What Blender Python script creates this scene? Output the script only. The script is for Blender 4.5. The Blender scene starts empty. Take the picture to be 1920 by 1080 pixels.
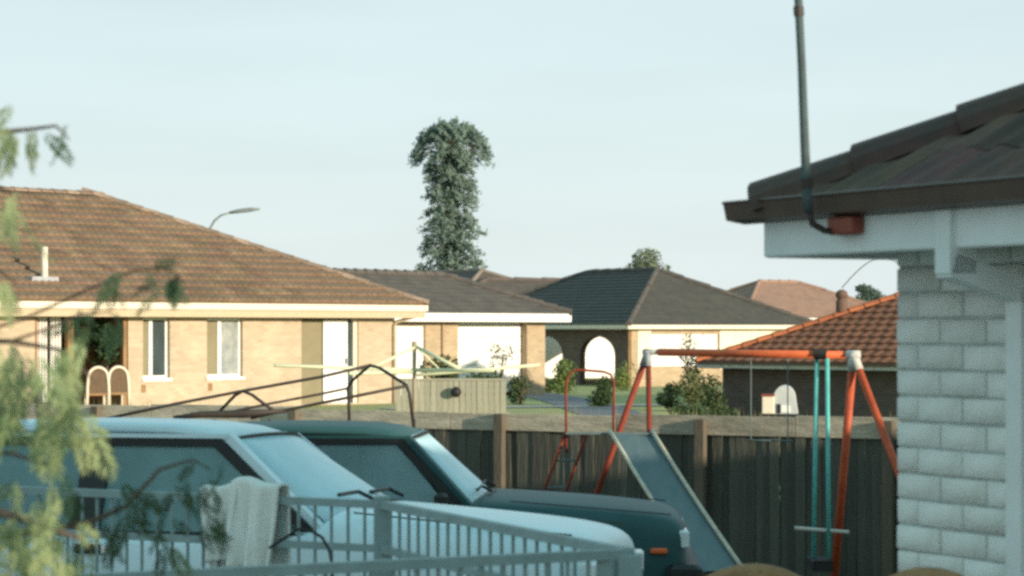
import bpy, math, random
from math import radians as R, sin, cos, tan, pi, atan2, sqrt
from mathutils import Vector, Matrix

rng = random.Random(7)
S = bpy.context.scene
C = S.collection

# ------------------------------------------------------------------ camera
F = 4500.0            # focal length in photo pixels (1920 wide)
HZ = 618.0            # horizon row
CAMZ = 1.86
cd = bpy.data.cameras.new('camera')
cam = bpy.data.objects.new('camera', cd)
C.objects.link(cam)
cam.location = (0, 0, CAMZ)
cam.rotation_euler = (pi / 2, 0, 0)
cd.sensor_width = 36.0
cd.lens = F / 1920 * 36.0
cd.shift_y = (HZ - 540) / 1920
cd.clip_end = 6000
cd.dof.use_dof = True
cd.dof.focus_distance = 26.0
cd.dof.aperture_fstop = 6.3
S.camera = cam

# ------------------------------------------------------------------ sky and sun
SUN_AZ = R(50)        # to the right of straight behind the camera
SUN_EL = R(9.5)
sun_dir = Vector((sin(SUN_AZ) * cos(SUN_EL), -cos(SUN_AZ) * cos(SUN_EL), sin(SUN_EL)))
W = bpy.data.worlds.new('World')
S.world = W
W.use_nodes = True
nt = W.node_tree
nt.nodes.clear()
out = nt.nodes.new('ShaderNodeOutputWorld')
bg = nt.nodes.new('ShaderNodeBackground')
sky = nt.nodes.new('ShaderNodeTexSky')
sky.sky_type = 'NISHITA'
sky.sun_disc = False
sky.sun_elevation = SUN_EL
sky.sun_rotation = pi - SUN_AZ
sky.air_density = 1.0
sky.dust_density = 1.0
sky.ozone_density = 2.0
veil = nt.nodes.new('ShaderNodeMix')
veil.data_type = 'RGBA'
veil.inputs['Factor'].default_value = 0.80
tcw = nt.nodes.new('ShaderNodeTexCoord')                 # thin bright high cloud over the blue, whiter towards the horizon
spw = nt.nodes.new('ShaderNodeSeparateXYZ'); nt.links.new(tcw.outputs['Generated'], spw.inputs[0])
rpw = nt.nodes.new('ShaderNodeValToRGB'); nt.links.new(spw.outputs['Z'], rpw.inputs['Fac'])
rpw.color_ramp.elements[0].position = 0.0; rpw.color_ramp.elements[0].color = (.745, .84, .855, 1)
rpw.color_ramp.elements[1].position = 0.9; rpw.color_ramp.elements[1].color = (.26, .60, .66, 1)
sclw = nt.nodes.new('ShaderNodeVectorMath'); sclw.operation = 'SCALE'; sclw.inputs['Scale'].default_value = 9.6
mpw = nt.nodes.new('ShaderNodeMapping'); mpw.inputs['Scale'].default_value = (3, 3, 22); nt.links.new(tcw.outputs['Generated'], mpw.inputs['Vector'])
nzw = nt.nodes.new('ShaderNodeTexNoise'); nzw.inputs['Scale'].default_value = 1.6; nzw.inputs['Detail'].default_value = 5; nt.links.new(mpw.outputs['Vector'], nzw.inputs['Vector'])
mrw = nt.nodes.new('ShaderNodeMapRange'); mrw.inputs['From Min'].default_value = .3; mrw.inputs['From Max'].default_value = .7; mrw.inputs['To Min'].default_value = 9.35; mrw.inputs['To Max'].default_value = 10.1
nt.links.new(nzw.outputs['Fac'], mrw.inputs['Value']); nt.links.new(mrw.outputs['Result'], sclw.inputs['Scale'])
nt.links.new(rpw.outputs['Color'], sclw.inputs[0]); nt.links.new(sclw.outputs[0], veil.inputs['B'])
nt.links.new(sky.outputs['Color'], veil.inputs['A'])
nt.links.new(veil.outputs['Result'], bg.inputs['Color'])
bg.inputs['Strength'].default_value = 0.102
nt.links.new(bg.outputs['Background'], out.inputs['Surface'])

sd = bpy.data.lights.new('sun', 'SUN')
sd.energy = 5.0
sd.angle = R(0.5)
sd.color = (1.0, 0.86, 0.67)
sun = bpy.data.objects.new('sun', sd)
C.objects.link(sun)
sun.rotation_euler = (-sun_dir).to_track_quat('-Z', 'Y').to_euler()
sun.location = (20, -20, 30)

S.view_settings.view_transform = 'Standard'
S.view_settings.look = 'None'
S.view_settings.gamma = 1
S.view_settings.exposure = 0.25
S.view_settings.use_curve_mapping = False
S.cycles.filter_width = 3.0
S.cycles.use_denoising = False
S.cycles.max_bounces = 6

# ------------------------------------------------------------------ helpers
def P(x, y, Z):
    """photo pixel (1920 x 1080) at distance Z -> world point"""
    return Vector(((x - 960) / F * Z, Z, CAMZ - (y - HZ) / F * Z))

class MB:
    def __init__(s): s.v = []; s.f = []
    def add(s, vs, fs):
        n = len(s.v); s.v += [tuple(v) for v in vs]; s.f += [tuple(i + n for i in f) for f in fs]; return s
    def box(s, a, b):
        x0, y0, z0 = a; x1, y1, z1 = b
        return s.add([(x0,y0,z0),(x1,y0,z0),(x1,y1,z0),(x0,y1,z0),(x0,y0,z1),(x1,y0,z1),(x1,y1,z1),(x0,y1,z1)],
              [(0,3,2,1),(4,5,6,7),(0,1,5,4),(1,2,6,5),(2,3,7,6),(3,0,4,7)])
    def bevbox(s, a, b, e):
        x0, y0, z0 = a; x1, y1, z1 = b
        n = len(s.v); ring = []
        for z, k in ((z0, e), (z0 + e, 0), (z1 - e, 0), (z1, e)):
            pts = [(x0+k+e,y0+k),(x1-k-e,y0+k),(x1-k,y0+k+e),(x1-k,y1-k-e),(x1-k-e,y1-k),(x0+k+e,y1-k),(x0+k,y1-k-e),(x0+k,y0+k+e)]
            s.v += [(p[0], p[1], z) for p in pts]
        for r in range(3):
            for i in range(8):
                j = (i + 1) % 8
                s.f.append((n+r*8+i, n+r*8+j, n+r*8+8+j, n+r*8+8+i))
        s.f.append(tuple(n + 7 - i for i in range(8))); s.f.append(tuple(n + 24 + i for i in range(8)))
        return s
    def bar(s, p, q, w, h=None, up=(0,0,1)):
        """rectangular bar from p to q"""
        h = h or w; p = Vector(p); q = Vector(q); d = (q - p).normalized(); up = Vector(up)
        if abs(d.dot(up)) > .98: up = Vector((0, 1, 0))
        sx = d.cross(up).normalized(); sz = sx.cross(d).normalized()
        vs = []
        for c in (p, q):
            for a, b in ((-1,-1),(1,-1),(1,1),(-1,1)):
                vs.append(c + sx * (a * w / 2) + sz * (b * h / 2))
        return s.add(vs, [(0,1,2,3),(7,6,5,4),(0,4,5,1),(1,5,6,2),(2,6,7,3),(3,7,4,0)])
    def tube(s, pts, r, n=8, cap=True):
        pts = [Vector(p) for p in pts]
        rs = r if isinstance(r, (list, tuple)) else [r] * len(pts)
        base = len(s.v); prev = None
        for i, p in enumerate(pts):
            d = (pts[min(i+1, len(pts)-1)] - pts[max(i-1, 0)]).normalized()
            if prev is None:
                a = Vector((0,0,1)) if abs(d.z) < .9 else Vector((1,0,0))
                u = d.cross(a).normalized()
            else:
                u = (prev - d * prev.dot(d)).normalized()
            prev = u; w = d.cross(u)
            for k in range(n):
                t = 2 * pi * k / n
                s.v.append(tuple(p + u * (cos(t) * rs[i]) + w * (sin(t) * rs[i])))
        for i in range(len(pts) - 1):
            for k in range(n):
                a = base + i * n + k; b = base + i * n + (k + 1) % n
                s.f.append((a, b, b + n, a + n))
        if cap:
            s.f.append(tuple(base + n - 1 - k for k in range(n)))
            e = base + (len(pts) - 1) * n
            s.f.append(tuple(e + k for k in range(n)))
        return s
    def quad(s, a, b, c, d): return s.add([a, b, c, d], [(0,1,2,3)])
    def lathe(s, c, prof, n=16):
        c = Vector(c); base = len(s.v)
        for r, z in prof:
            for k in range(n):
                t = 2*pi*k/n; s.v.append((c.x + r*cos(t), c.y + r*sin(t), c.z + z))
        for i in range(len(prof)-1):
            for k in range(n):
                a = base+i*n+k; b = base+i*n+(k+1)%n
                s.f.append((a,b,b+n,a+n))
        s.f.append(tuple(base+n-1-k for k in range(n))); s.f.append(tuple(base+(len(prof)-1)*n+k for k in range(n)))
        return s
    def mesh(s, name, m, smooth=False):
        me = bpy.data.meshes.new(name); me.from_pydata(s.v, [], s.f); me.update()
        if m: me.materials.append(m)
        if smooth:
            me.polygons.foreach_set('use_smooth', [True] * len(me.polygons))
        return me
    def build(s, name, m, parent=None, smooth=False, kind=None):
        o = bpy.data.objects.new(name, s.mesh(name, m, smooth)); C.objects.link(o)
        if parent: o.parent = parent
        if kind: o['kind'] = kind
        return o

def autosmooth(o, deg=35):
    me = o.data
    me.polygons.foreach_set('use_smooth', [True] * len(me.polygons))
    try: me.set_sharp_from_angle(angle=R(deg))
    except Exception: pass

def inst(name, me, parent=None, loc=(0,0,0), rot=(0,0,0), sc=(1,1,1)):
    o = bpy.data.objects.new(name, me); C.objects.link(o)
    o.location = loc; o.rotation_euler = rot; o.scale = sc
    if parent: o.parent = parent
    return o

def tag(o, label, cat, group=None):
    o['label'] = label; o['category'] = cat
    if group: o['group'] = group
    return o

def thing(name, label, cat, loc=(0,0,0), rz=0, group=None):
    o = bpy.data.objects.new(name, None); C.objects.link(o)
    o.location = loc; o.rotation_euler = (0, 0, rz); o.empty_display_size = .2
    return tag(o, label, cat, group)

def copy_tree(o, parent=None):
    c = o.copy(); C.objects.link(c)
    if parent: c.parent = parent
    for ch in list(o.children): copy_tree(ch, c)
    return c

# ------------------------------------------------------------------ materials
def mat(name, col, rough=.75, var=.18, scale=6., bump=0., bscale=None, metal=0., objvar=0., col2=None, stretch=(1,1,1), spec=.35, coord='Object', hue=0.):
    m = bpy.data.materials.new(name); m.use_nodes = True
    t = m.node_tree; n = t.nodes; l = t.links
    b = n['Principled BSDF']
    b.inputs['Roughness'].default_value = rough; b.inputs['Metallic'].default_value = metal
    b.inputs['Specular IOR Level'].default_value = spec
    tc = n.new('ShaderNodeTexCoord'); mp = n.new('ShaderNodeMapping'); mp.inputs['Scale'].default_value = stretch
    l.new(tc.outputs[coord], mp.inputs['Vector'])
    nz = n.new('ShaderNodeTexNoise'); nz.inputs['Scale'].default_value = scale; nz.inputs['Detail'].default_value = 6; nz.inputs['Roughness'].default_value = .65
    l.new(mp.outputs['Vector'], nz.inputs['Vector'])
    mx = n.new('ShaderNodeMix'); mx.data_type = 'RGBA'
    c2 = col2 or tuple(c * (1 - var) for c in col); c1 = col if col2 else tuple(min(1, c * (1 + var)) for c in col)
    mx.inputs['A'].default_value = (*c1, 1); mx.inputs['B'].default_value = (*c2, 1)
    rmp = n.new('ShaderNodeMapRange'); rmp.inputs['From Min'].default_value = .32; rmp.inputs['From Max'].default_value = .68
    l.new(nz.outputs['Fac'], rmp.inputs['Value']); l.new(rmp.outputs['Result'], mx.inputs['Factor'])
    last = mx.outputs['Result']
    if objvar or hue:
        oi = n.new('ShaderNodeObjectInfo'); hs = n.new('ShaderNodeHueSaturation')
        mr = n.new('ShaderNodeMapRange'); mr.inputs['To Min'].default_value = 1 - objvar; mr.inputs['To Max'].default_value = 1 + objvar
        l.new(oi.outputs['Random'], mr.inputs['Value']); l.new(mr.outputs['Result'], hs.inputs['Value'])
        if hue:
            m2 = n.new('ShaderNodeMath'); m2.operation = 'MULTIPLY'; m2.inputs[1].default_value = 7.31
            m3 = n.new('ShaderNodeMath'); m3.operation = 'FRACT'
            m4 = n.new('ShaderNodeMapRange'); m4.inputs['To Min'].default_value = .5 - hue; m4.inputs['To Max'].default_value = .5 + hue
            l.new(oi.outputs['Random'], m2.inputs[0]); l.new(m2.outputs[0], m3.inputs[0]); l.new(m3.outputs[0], m4.inputs['Value']); l.new(m4.outputs['Result'], hs.inputs['Hue'])
        l.new(last, hs.inputs['Color']); last = hs.outputs['Color']
    l.new(last, b.inputs['Base Color'])
    if bump:
        n2 = n.new('ShaderNodeTexNoise'); n2.inputs['Scale'].default_value = bscale or scale * 4; n2.inputs['Detail'].default_value = 5
        l.new(mp.outputs['Vector'], n2.inputs['Vector'])
        bp = n.new('ShaderNodeBump'); bp.inputs['Strength'].default_value = bump; bp.inputs['Distance'].default_value = .02
        l.new(n2.outputs['Fac'], bp.inputs['Height']); l.new(bp.outputs['Normal'], b.inputs['Normal'])
    return m

def brickmat(name, c1, c2, mortar, w=.24, h=.086):
    m = bpy.data.materials.new(name); m.use_nodes = True
    t = m.node_tree; n = t.nodes; l = t.links; b = n['Principled BSDF']; b.inputs['Roughness'].default_value = .85
    tc = n.new('ShaderNodeTexCoord'); sp = n.new('ShaderNodeSeparateXYZ'); l.new(tc.outputs['Object'], sp.inputs[0])
    ad = n.new('ShaderNodeMath'); ad.operation = 'ADD'; l.new(sp.outputs['X'], ad.inputs[0]); l.new(sp.outputs['Y'], ad.inputs[1])
    cb = n.new('ShaderNodeCombineXYZ'); l.new(ad.outputs[0], cb.inputs['X']); l.new(sp.outputs['Z'], cb.inputs['Y'])
    br = n.new('ShaderNodeTexBrick'); br.inputs['Scale'].default_value = 1
    br.inputs['Brick Width'].default_value = w; br.inputs['Row Height'].default_value = h; br.inputs['Mortar Size'].default_value = .006
    br.inputs['Color1'].default_value = (*c1, 1); br.inputs['Color2'].default_value = (*c2, 1); br.inputs['Mortar'].default_value = (*mortar, 1)
    l.new(cb.outputs[0], br.inputs['Vector'])
    nz = n.new('ShaderNodeTexNoise'); nz.inputs['Scale'].default_value = 1.3; nz.inputs['Detail'].default_value = 6
    l.new(tc.outputs['Object'], nz.inputs['Vector'])
    mr = n.new('ShaderNodeMapRange'); mr.inputs['To Min'].default_value = .75; mr.inputs['To Max'].default_value = 1.2; l.new(nz.outputs['Fac'], mr.inputs['Value'])
    mx = n.new('ShaderNodeMix'); mx.data_type = 'RGBA'; mx.blend_type = 'MULTIPLY'; mx.inputs['Factor'].default_value = 1
    l.new(br.outputs['Color'], mx.inputs['A']); l.new(mr.outputs['Result'], mx.inputs['B']); l.new(mx.outputs['Result'], b.inputs['Base Color'])
    bp = n.new('ShaderNodeBump'); bp.inputs['Strength'].default_value = .5; bp.inputs['Distance'].default_value = .01; bp.invert = True
    l.new(br.outputs['Fac'], bp.inputs['Height']); l.new(bp.outputs['Normal'], b.inputs['Normal'])
    return m

M = dict(
    grass = mat('dry_grass', (.29,.33,.12), .95, scale=.8, bump=.8, bscale=30, col2=(.38,.34,.17)),
    yard = mat('yard_ground', (.10,.10,.06), .95, scale=1.2, bump=.5, col2=(.16,.13,.09)),
    concrete = mat('concrete', (.36,.35,.33), .9, scale=2, bump=.2),
    asphalt = mat('asphalt', (.16,.16,.18), .9, scale=5, bump=.3),
    tile_brown = mat('brown_tile', (.285,.195,.125), .85, scale=9, objvar=.24, hue=.012, col2=(.165,.108,.072), bump=.3),
    tile_brown2 = mat('brown_tile_bed', (.17,.11,.07), .85, scale=3, col2=(.15,.10,.06), bump=.4),
    ridge_brown = mat('ridge_tile', (.30,.21,.15), .85, scale=6, objvar=.3, bump=.3),
    tile_grey = mat('grey_tile', (.125,.108,.092), .85, scale=2.2, col2=(.075,.068,.062), bump=.5),
    tile_dark = mat('dark_tile', (.062,.062,.058), .85, scale=2.0, col2=(.10,.088,.072), bump=.5),
    tile_pink = mat('pink_tile', (.36,.22,.16), .85, scale=2, col2=(.26,.16,.12), bump=.4),
    tile_umber = mat('umber_tile', (.135,.105,.088), .85, scale=2, col2=(.09,.075,.066), bump=.4),
    tile_red = mat('red_tile', (.35,.125,.058), .8, scale=5, col2=(.21,.08,.045), bump=.4),
    ridge_red = mat('red_ridge_tile', (.50,.15,.06), .75, scale=5, objvar=.2, bump=.3),
    tile_choc = mat('chocolate_tile', (.115,.062,.047), .85, scale=5, objvar=.35, hue=.03, col2=(.055,.045,.038), bump=.4),
    brick_cream = brickmat('cream_brick', (.52,.42,.30), (.44,.345,.235), (.50,.43,.33)),
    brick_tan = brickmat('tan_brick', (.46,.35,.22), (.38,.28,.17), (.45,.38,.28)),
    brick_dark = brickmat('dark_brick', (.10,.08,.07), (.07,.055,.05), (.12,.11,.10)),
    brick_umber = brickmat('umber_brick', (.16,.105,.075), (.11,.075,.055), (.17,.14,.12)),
    frieze = mat('tan_frieze', (.50,.40,.27), .7, var=.05),
    fascia_grey = mat('grey_fascia', (.45,.50,.48), .6),
    ridge_grey = mat('pale_ridge_tile', (.24,.19,.155), .85, scale=3),
    cream = mat('cream_paint', (.74,.65,.52), .6, var=.05, scale=3),
    white = mat('white_paint', (.80,.79,.76), .6, var=.04, scale=3),
    white2 = mat('weathered_white_paint', (.78,.83,.82), .7, scale=5, col2=(.67,.72,.70), bump=.15),
    rail_grey = mat('grey_rail_paint', (.27,.36,.36), .6, scale=9, col2=(.20,.27,.265)),
    white_brick = mat('white_painted_brick', (.83,.87,.83), .9, scale=9, col2=(.70,.73,.67), objvar=.06, bump=.25, bscale=60),
    mortar = mat('grey_mortar', (.44,.49,.47), .95, scale=12, bump=.6),
    soffit = mat('soffit_board', (.42,.37,.30), .8, var=.08),
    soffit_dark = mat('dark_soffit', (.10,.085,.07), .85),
    gutter = mat('brown_gutter', (.085,.055,.042), .45, var=.2, scale=8, spec=.4),
    glass = mat('window_glass', (.05,.07,.075), .08, var=.3, scale=1.5, spec=.7),
    glass_light = mat('curtained_glass', (.20,.24,.25), .12, scale=4, col2=(.42,.43,.40), spec=.7),
    screen = mat('fly_screen', (.24,.21,.13), .8, var=.08, scale=2),
    curtain = mat('white_curtain', (.72,.70,.66), .85, var=.08, scale=(5)),
    timber = mat('brown_timber', (.30,.17,.08), .75, scale=4, bump=.2),
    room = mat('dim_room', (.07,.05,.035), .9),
    weathered = mat('weathered_paling', (.108,.105,.082), .95, scale=5, col2=(.055,.062,.05), stretch=(3,3,.35), bump=.6, objvar=.30, hue=.02),
    plank = mat('weathered_plank', (.56,.48,.36), .95, scale=4, col2=(.30,.265,.20), stretch=(.6,3,3), bump=.6, objvar=.22),
    post = mat('weathered_post', (.17,.14,.10), .95, scale=4, col2=(.11,.095,.07), stretch=(3,3,.5), bump=.5, objvar=.15),
    panel = mat('grey_olive_panel', (.37,.35,.27), .9, scale=4, col2=(.28,.27,.205), objvar=.12, bump=.3),
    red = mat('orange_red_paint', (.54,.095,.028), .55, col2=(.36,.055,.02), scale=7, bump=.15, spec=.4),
    orange = mat('sunlit_orange_paint', (.74,.17,.055), .55, col2=(.58,.11,.04), scale=6, bump=.15),  # frame paint brightened in its colour for the sunlit top bar
    red_shaded = mat('shaded_red_paint', (.22,.038,.018), .7, var=.2, scale=9),  # frame red with shade put into the colour, for its darker parts
    teal = mat('teal_paint', (.12,.46,.42), .45, var=.15, scale=8),
    pale = mat('pale_steel', (.55,.52,.47), .5, var=.15, scale=12),
    grey_cap = mat('grey_cap', (.33,.34,.35), .5),
    slide_sheet = mat('slide_sheet', (.075,.12,.135), .42, col2=(.115,.155,.16), scale=3.5, stretch=(3,1,1), spec=.5),
    slide_edge = mat('slide_edge', (.50,.46,.36), .6, var=.2, scale=14),
    black = mat('black_rubber', (.018,.018,.018), .6),
    dark_steel = mat('dark_steel', (.045,.034,.028), .6, var=.2),
    car_white = mat('white_car_paint', (.62,.77,.81), .32, var=.05, scale=3, spec=.5),
    car_dark = mat('green_grey_car_paint', (.032,.088,.092), .5, var=.12, scale=3, spec=.18),
    car_trim = mat('black_car_trim', (.02,.022,.022), .5),
    car_glass_mist_sky = mat('mist_and_sky_windscreen', (.42,.62,.68), .35, scale=2.2, col2=(.56,.74,.78), spec=.5),  # pale tone is mist, plus painted sky reflection on the dark car
    car_glass = mat('misted_side_glass', (.25,.40,.40), .3, scale=3.0, col2=(.17,.28,.28), spec=.5),
    car_glass2 = mat('misted_dark_glass', (.15,.25,.26), .3, scale=2.2, col2=(.27,.40,.41), spec=.5),
    car_in = mat('car_interior', (.03,.03,.03), .9),
    chrome = mat('chrome', (.65,.67,.68), .2, var=.03, metal=1),
    lamp_orange = mat('orange_lens', (.70,.14,.04), .3, var=.1),
    lamp_clear = mat('clear_lens', (.70,.75,.76), .15, var=.1, spec=.7),
    tyre = mat('tyre', (.02,.02,.02), .9),
    cloth = mat('white_towel', (.78,.80,.76), .95, scale=3, col2=(.70,.71,.65), bump=.3, bscale=60),
    hoist = mat('cream_hoist_paint', (.66,.66,.45), .5, var=.06),
    hoist_post = mat('hoist_post', (.32,.27,.19), .6),
    bark_far = mat('grey_bark', (.12,.13,.11), .95, scale=2),
    bark = mat('bark', (.12,.09,.065), .95, scale=8, bump=.6),
    cane_dark = mat('dark_cane', (.13,.085,.05), .8, scale=12),
    cane = mat('tan_cane', (.42,.26,.13), .75, scale=16, col2=(.30,.18,.09), bump=.4),
    box_red = mat('red_brown_box', (.26,.07,.045), .6),
    lead = mat('lead_flashing', (.34,.35,.37), .6),
    terracotta = mat('terracotta', (.14,.085,.062), .8),
    galv = mat('galvanised', (.15,.20,.20), .6, scale=18, col2=(.10,.13,.13)),
    mast = mat('shade_dark_mast', (.085,.12,.12), .75, scale=18, col2=(.06,.08,.08), spec=.2),  # mast darkened in colour, standing in for shade it does not receive
    lamp_grey = mat('street_lamp_grey', (.20,.22,.22), .6),
    dome = mat('grey_dome', (.50,.51,.50), .7, var=.12, scale=5),
)
def leafmat(name, c1, c2, trans=.35, hue=.012, objvar=.12):
    m = mat(name, c1, .6, col2=c2, scale=2.5, objvar=objvar, hue=hue, spec=.3)
    t = m.node_tree; b = t.nodes['Principled BSDF']; o = t.nodes['Material Output']
    tr = t.nodes.new('ShaderNodeBsdfTranslucent'); ms = t.nodes.new('ShaderNodeMixShader'); ms.inputs[0].default_value = trans
    src = b.inputs['Base Color'].links[0].from_socket
    t.links.new(src, tr.inputs['Color']); t.links.new(b.outputs[0], ms.inputs[1]); t.links.new(tr.outputs[0], ms.inputs[2]); t.links.new(ms.outputs[0], o.inputs['Surface'])
    return m
M['leaf_pale'] = leafmat('pale_frond', (.42,.47,.24), (.28,.35,.17), .4)
M['leaf_mid'] = leafmat('green_frond', (.22,.30,.14), (.14,.21,.10), .35)
M['leaf_dark'] = leafmat('shaded_frond', (.06,.105,.045), (.045,.08,.035), .3)  # frond colour darkened for the fronds that hang in shade
M['leaf_bush'] = leafmat('bush_leaf', (.085,.12,.045), (.05,.08,.03), .25)
M['leaf_olive'] = leafmat('olive_leaf', (.16,.18,.075), (.10,.12,.05), .25)
M['leaf_lime'] = leafmat('lime_leaf', (.24,.30,.09), (.15,.20,.06), .3)
M['straw'] = leafmat('straw', (.42,.36,.21), (.27,.25,.13), .3)
M['leaf_far_olive'] = leafmat('far_olive_leaf', (.19,.21,.12), (.12,.145,.09), .25)
M['leaf_far'] = leafmat('hazed_bunya_leaf', (.165,.225,.18), (.12,.175,.15), .25)  # leaf colour paled and greyed to stand in for distance haze

for k_ in ('car_glass', 'car_glass2'):
    t_ = M[k_].node_tree; o_ = t_.nodes['Material Output']; b_ = t_.nodes['Principled BSDF']
    tr_ = t_.nodes.new('ShaderNodeBsdfTransparent'); tr_.inputs['Color'].default_value = (.75, .9, .9, 1)
    ms_ = t_.nodes.new('ShaderNodeMixShader'); ms_.inputs[0].default_value = .40
    t_.links.new(b_.outputs[0], ms_.inputs[1]); t_.links.new(tr_.outputs[0], ms_.inputs[2]); t_.links.new(ms_.outputs[0], o_.inputs['Surface'])

# ------------------------------------------------------------------ ground
FA = Vector((-7.9, 30.6)); FB = Vector((5.0, 23.7))          # the paling fence line
FD = (FB - FA).normalized(); FN = Vector((FD.y, -FD.x))      # FN faces the camera
def fence_y(x): return FA.y + (x - FA.x) * FD.y / FD.x
def smooth(t): t = max(0, min(1, t)); return t * t * (3 - 2 * t)
def zn(x, y):
    z = -.3 * smooth((y - 58) / 30) - 2.5 * smooth((y - 140) / 300)
    r = x / max(y, 1)
    z -= 1.35 * smooth((r - .075) / .02) * smooth((y - 44) / 6) * (1 - smooth((y - 74) / 10))
    return z
def zy(x, y):
    return -.75 * smooth((y - 13.0) / 11.5)
def grid(xs, fy, zf):
    mb = MB(); n = None
    for x in xs:
        ys = fy(x); n = len(ys)
        for y in ys: mb.v.append((x, y, zf(x, y)))
    for i in range(len(xs) - 1):
        for j in range(n - 1):
            a = i * n + j; mb.f.append((a, a + n, a + n + 1, a + 1))
    return mb
xs = [-3000, -800, -200, -80, -40] + [-30 + i for i in range(61)] + [40, 80, 200, 800, 3000]
def ys_far(x):
    y0 = max(8., min(60., fence_y(x))) + .12
    k = [0, .25, .5, 1, 2, 3, 4, 5, 6, 8, 10, 12, 14, 16, 18, 20, 22, 24, 26, 28, 30, 34, 38, 42, 46, 50, 55, 60, 66, 72, 80, 90, 105, 120, 150, 200, 300, 500, 1000, 2500, 5000]
    return [y0 + q for q in k]
g = grid(xs, ys_far, zn).build('neighbour_lawn', M['grass'], smooth=True); g['kind'] = 'structure'
def ys_near(x):
    y1 = max(8., min(60., fence_y(x))) + .12
    return [-60 + (y1 + 60) * (i / 40) ** .6 for i in range(41)]
g = grid(xs, ys_near, zy).build('yard_ground', M['yard'], smooth=True); g['kind'] = 'structure'
def ribbon(name, pts, w, m, lift=.012):
    mb = MB(); n = len(pts)
    for i, (x, y) in enumerate(pts):
        a = Vector(pts[max(0, i-1)]); b = Vector(pts[min(n-1, i+1)]); d = (b - a).normalized(); s = Vector((-d.y, d.x)) * w / 2
        for k in (1, -1):
            q = Vector((x, y)) + s * k; mb.v.append((q.x, q.y, zn(q.x, q.y) + lift))
    for i in range(n - 1): mb.f.append((2*i, 2*i+1, 2*i+3, 2*i+2))
    o = mb.build(name, m); o['kind'] = 'structure'; return o
ribbon('driveway', [(2.6 - .062*i, 46 + i*1.0) for i in range(0, 33)], 1.5, M['asphalt'])
ribbon('concrete_path', [(-3 + i*.5, 56 + i*.22) for i in range(0, 30)], 1.1, M['concrete'], .02)
# deck paving under the fenced yard, below the frame
mb = MB().box((-6, -3, .004), (1.15, 9.0, .03)); g = mb.build('patio_paving', M['concrete']); g['kind'] = 'structure'

# ------------------------------------------------------------------ houses
def stepped_face(mb, e0, e1, t0, t1, n, lip=.035):
    """roof face in stepped courses; e0,e1 = eave ends, t0,t1 = top ends"""
    e0, e1, t0, t1 = map(Vector, (e0, e1, t0, t1))
    nrm = (e1 - e0).cross(t0 - e0)
    if nrm.length < 1e-6: nrm = (e1 - e0).cross(t1 - e0)
    nrm.normalize()
    if nrm.z < 0: nrm = -nrm
    for i in range(n):
        a, b = i / n, (i + 1) / n
        l0, l1 = e0.lerp(t0, a), e1.lerp(t1, a); u0, u1 = e0.lerp(t0, b), e1.lerp(t1, b)
        mb.add([l0, l1, l1 + nrm * lip, l0 + nrm * lip, u1 + nrm * .004, u0 + nrm * .004], [(0,1,2,3),(3,2,4,5)])

def wall_pieces(mb, x0, x1, y0, y1, z0, z1, ops):
    """front wall slab split round openings (xa, xb, za, zb)"""
    x = x0
    for xa, xb, za, zb in sorted(ops):
        if xa > x: mb.box((x, y0, z0), (xa, y1, z1))
        if za > z0: mb.box((xa, y0, z0), (xb, y1, za))
        if zb < z1: mb.box((xa, y0, zb), (xb, y1, z1))
        x = xb
    if x < x1: mb.box((x, y0, z0), (x1, y1, z1))

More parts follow.
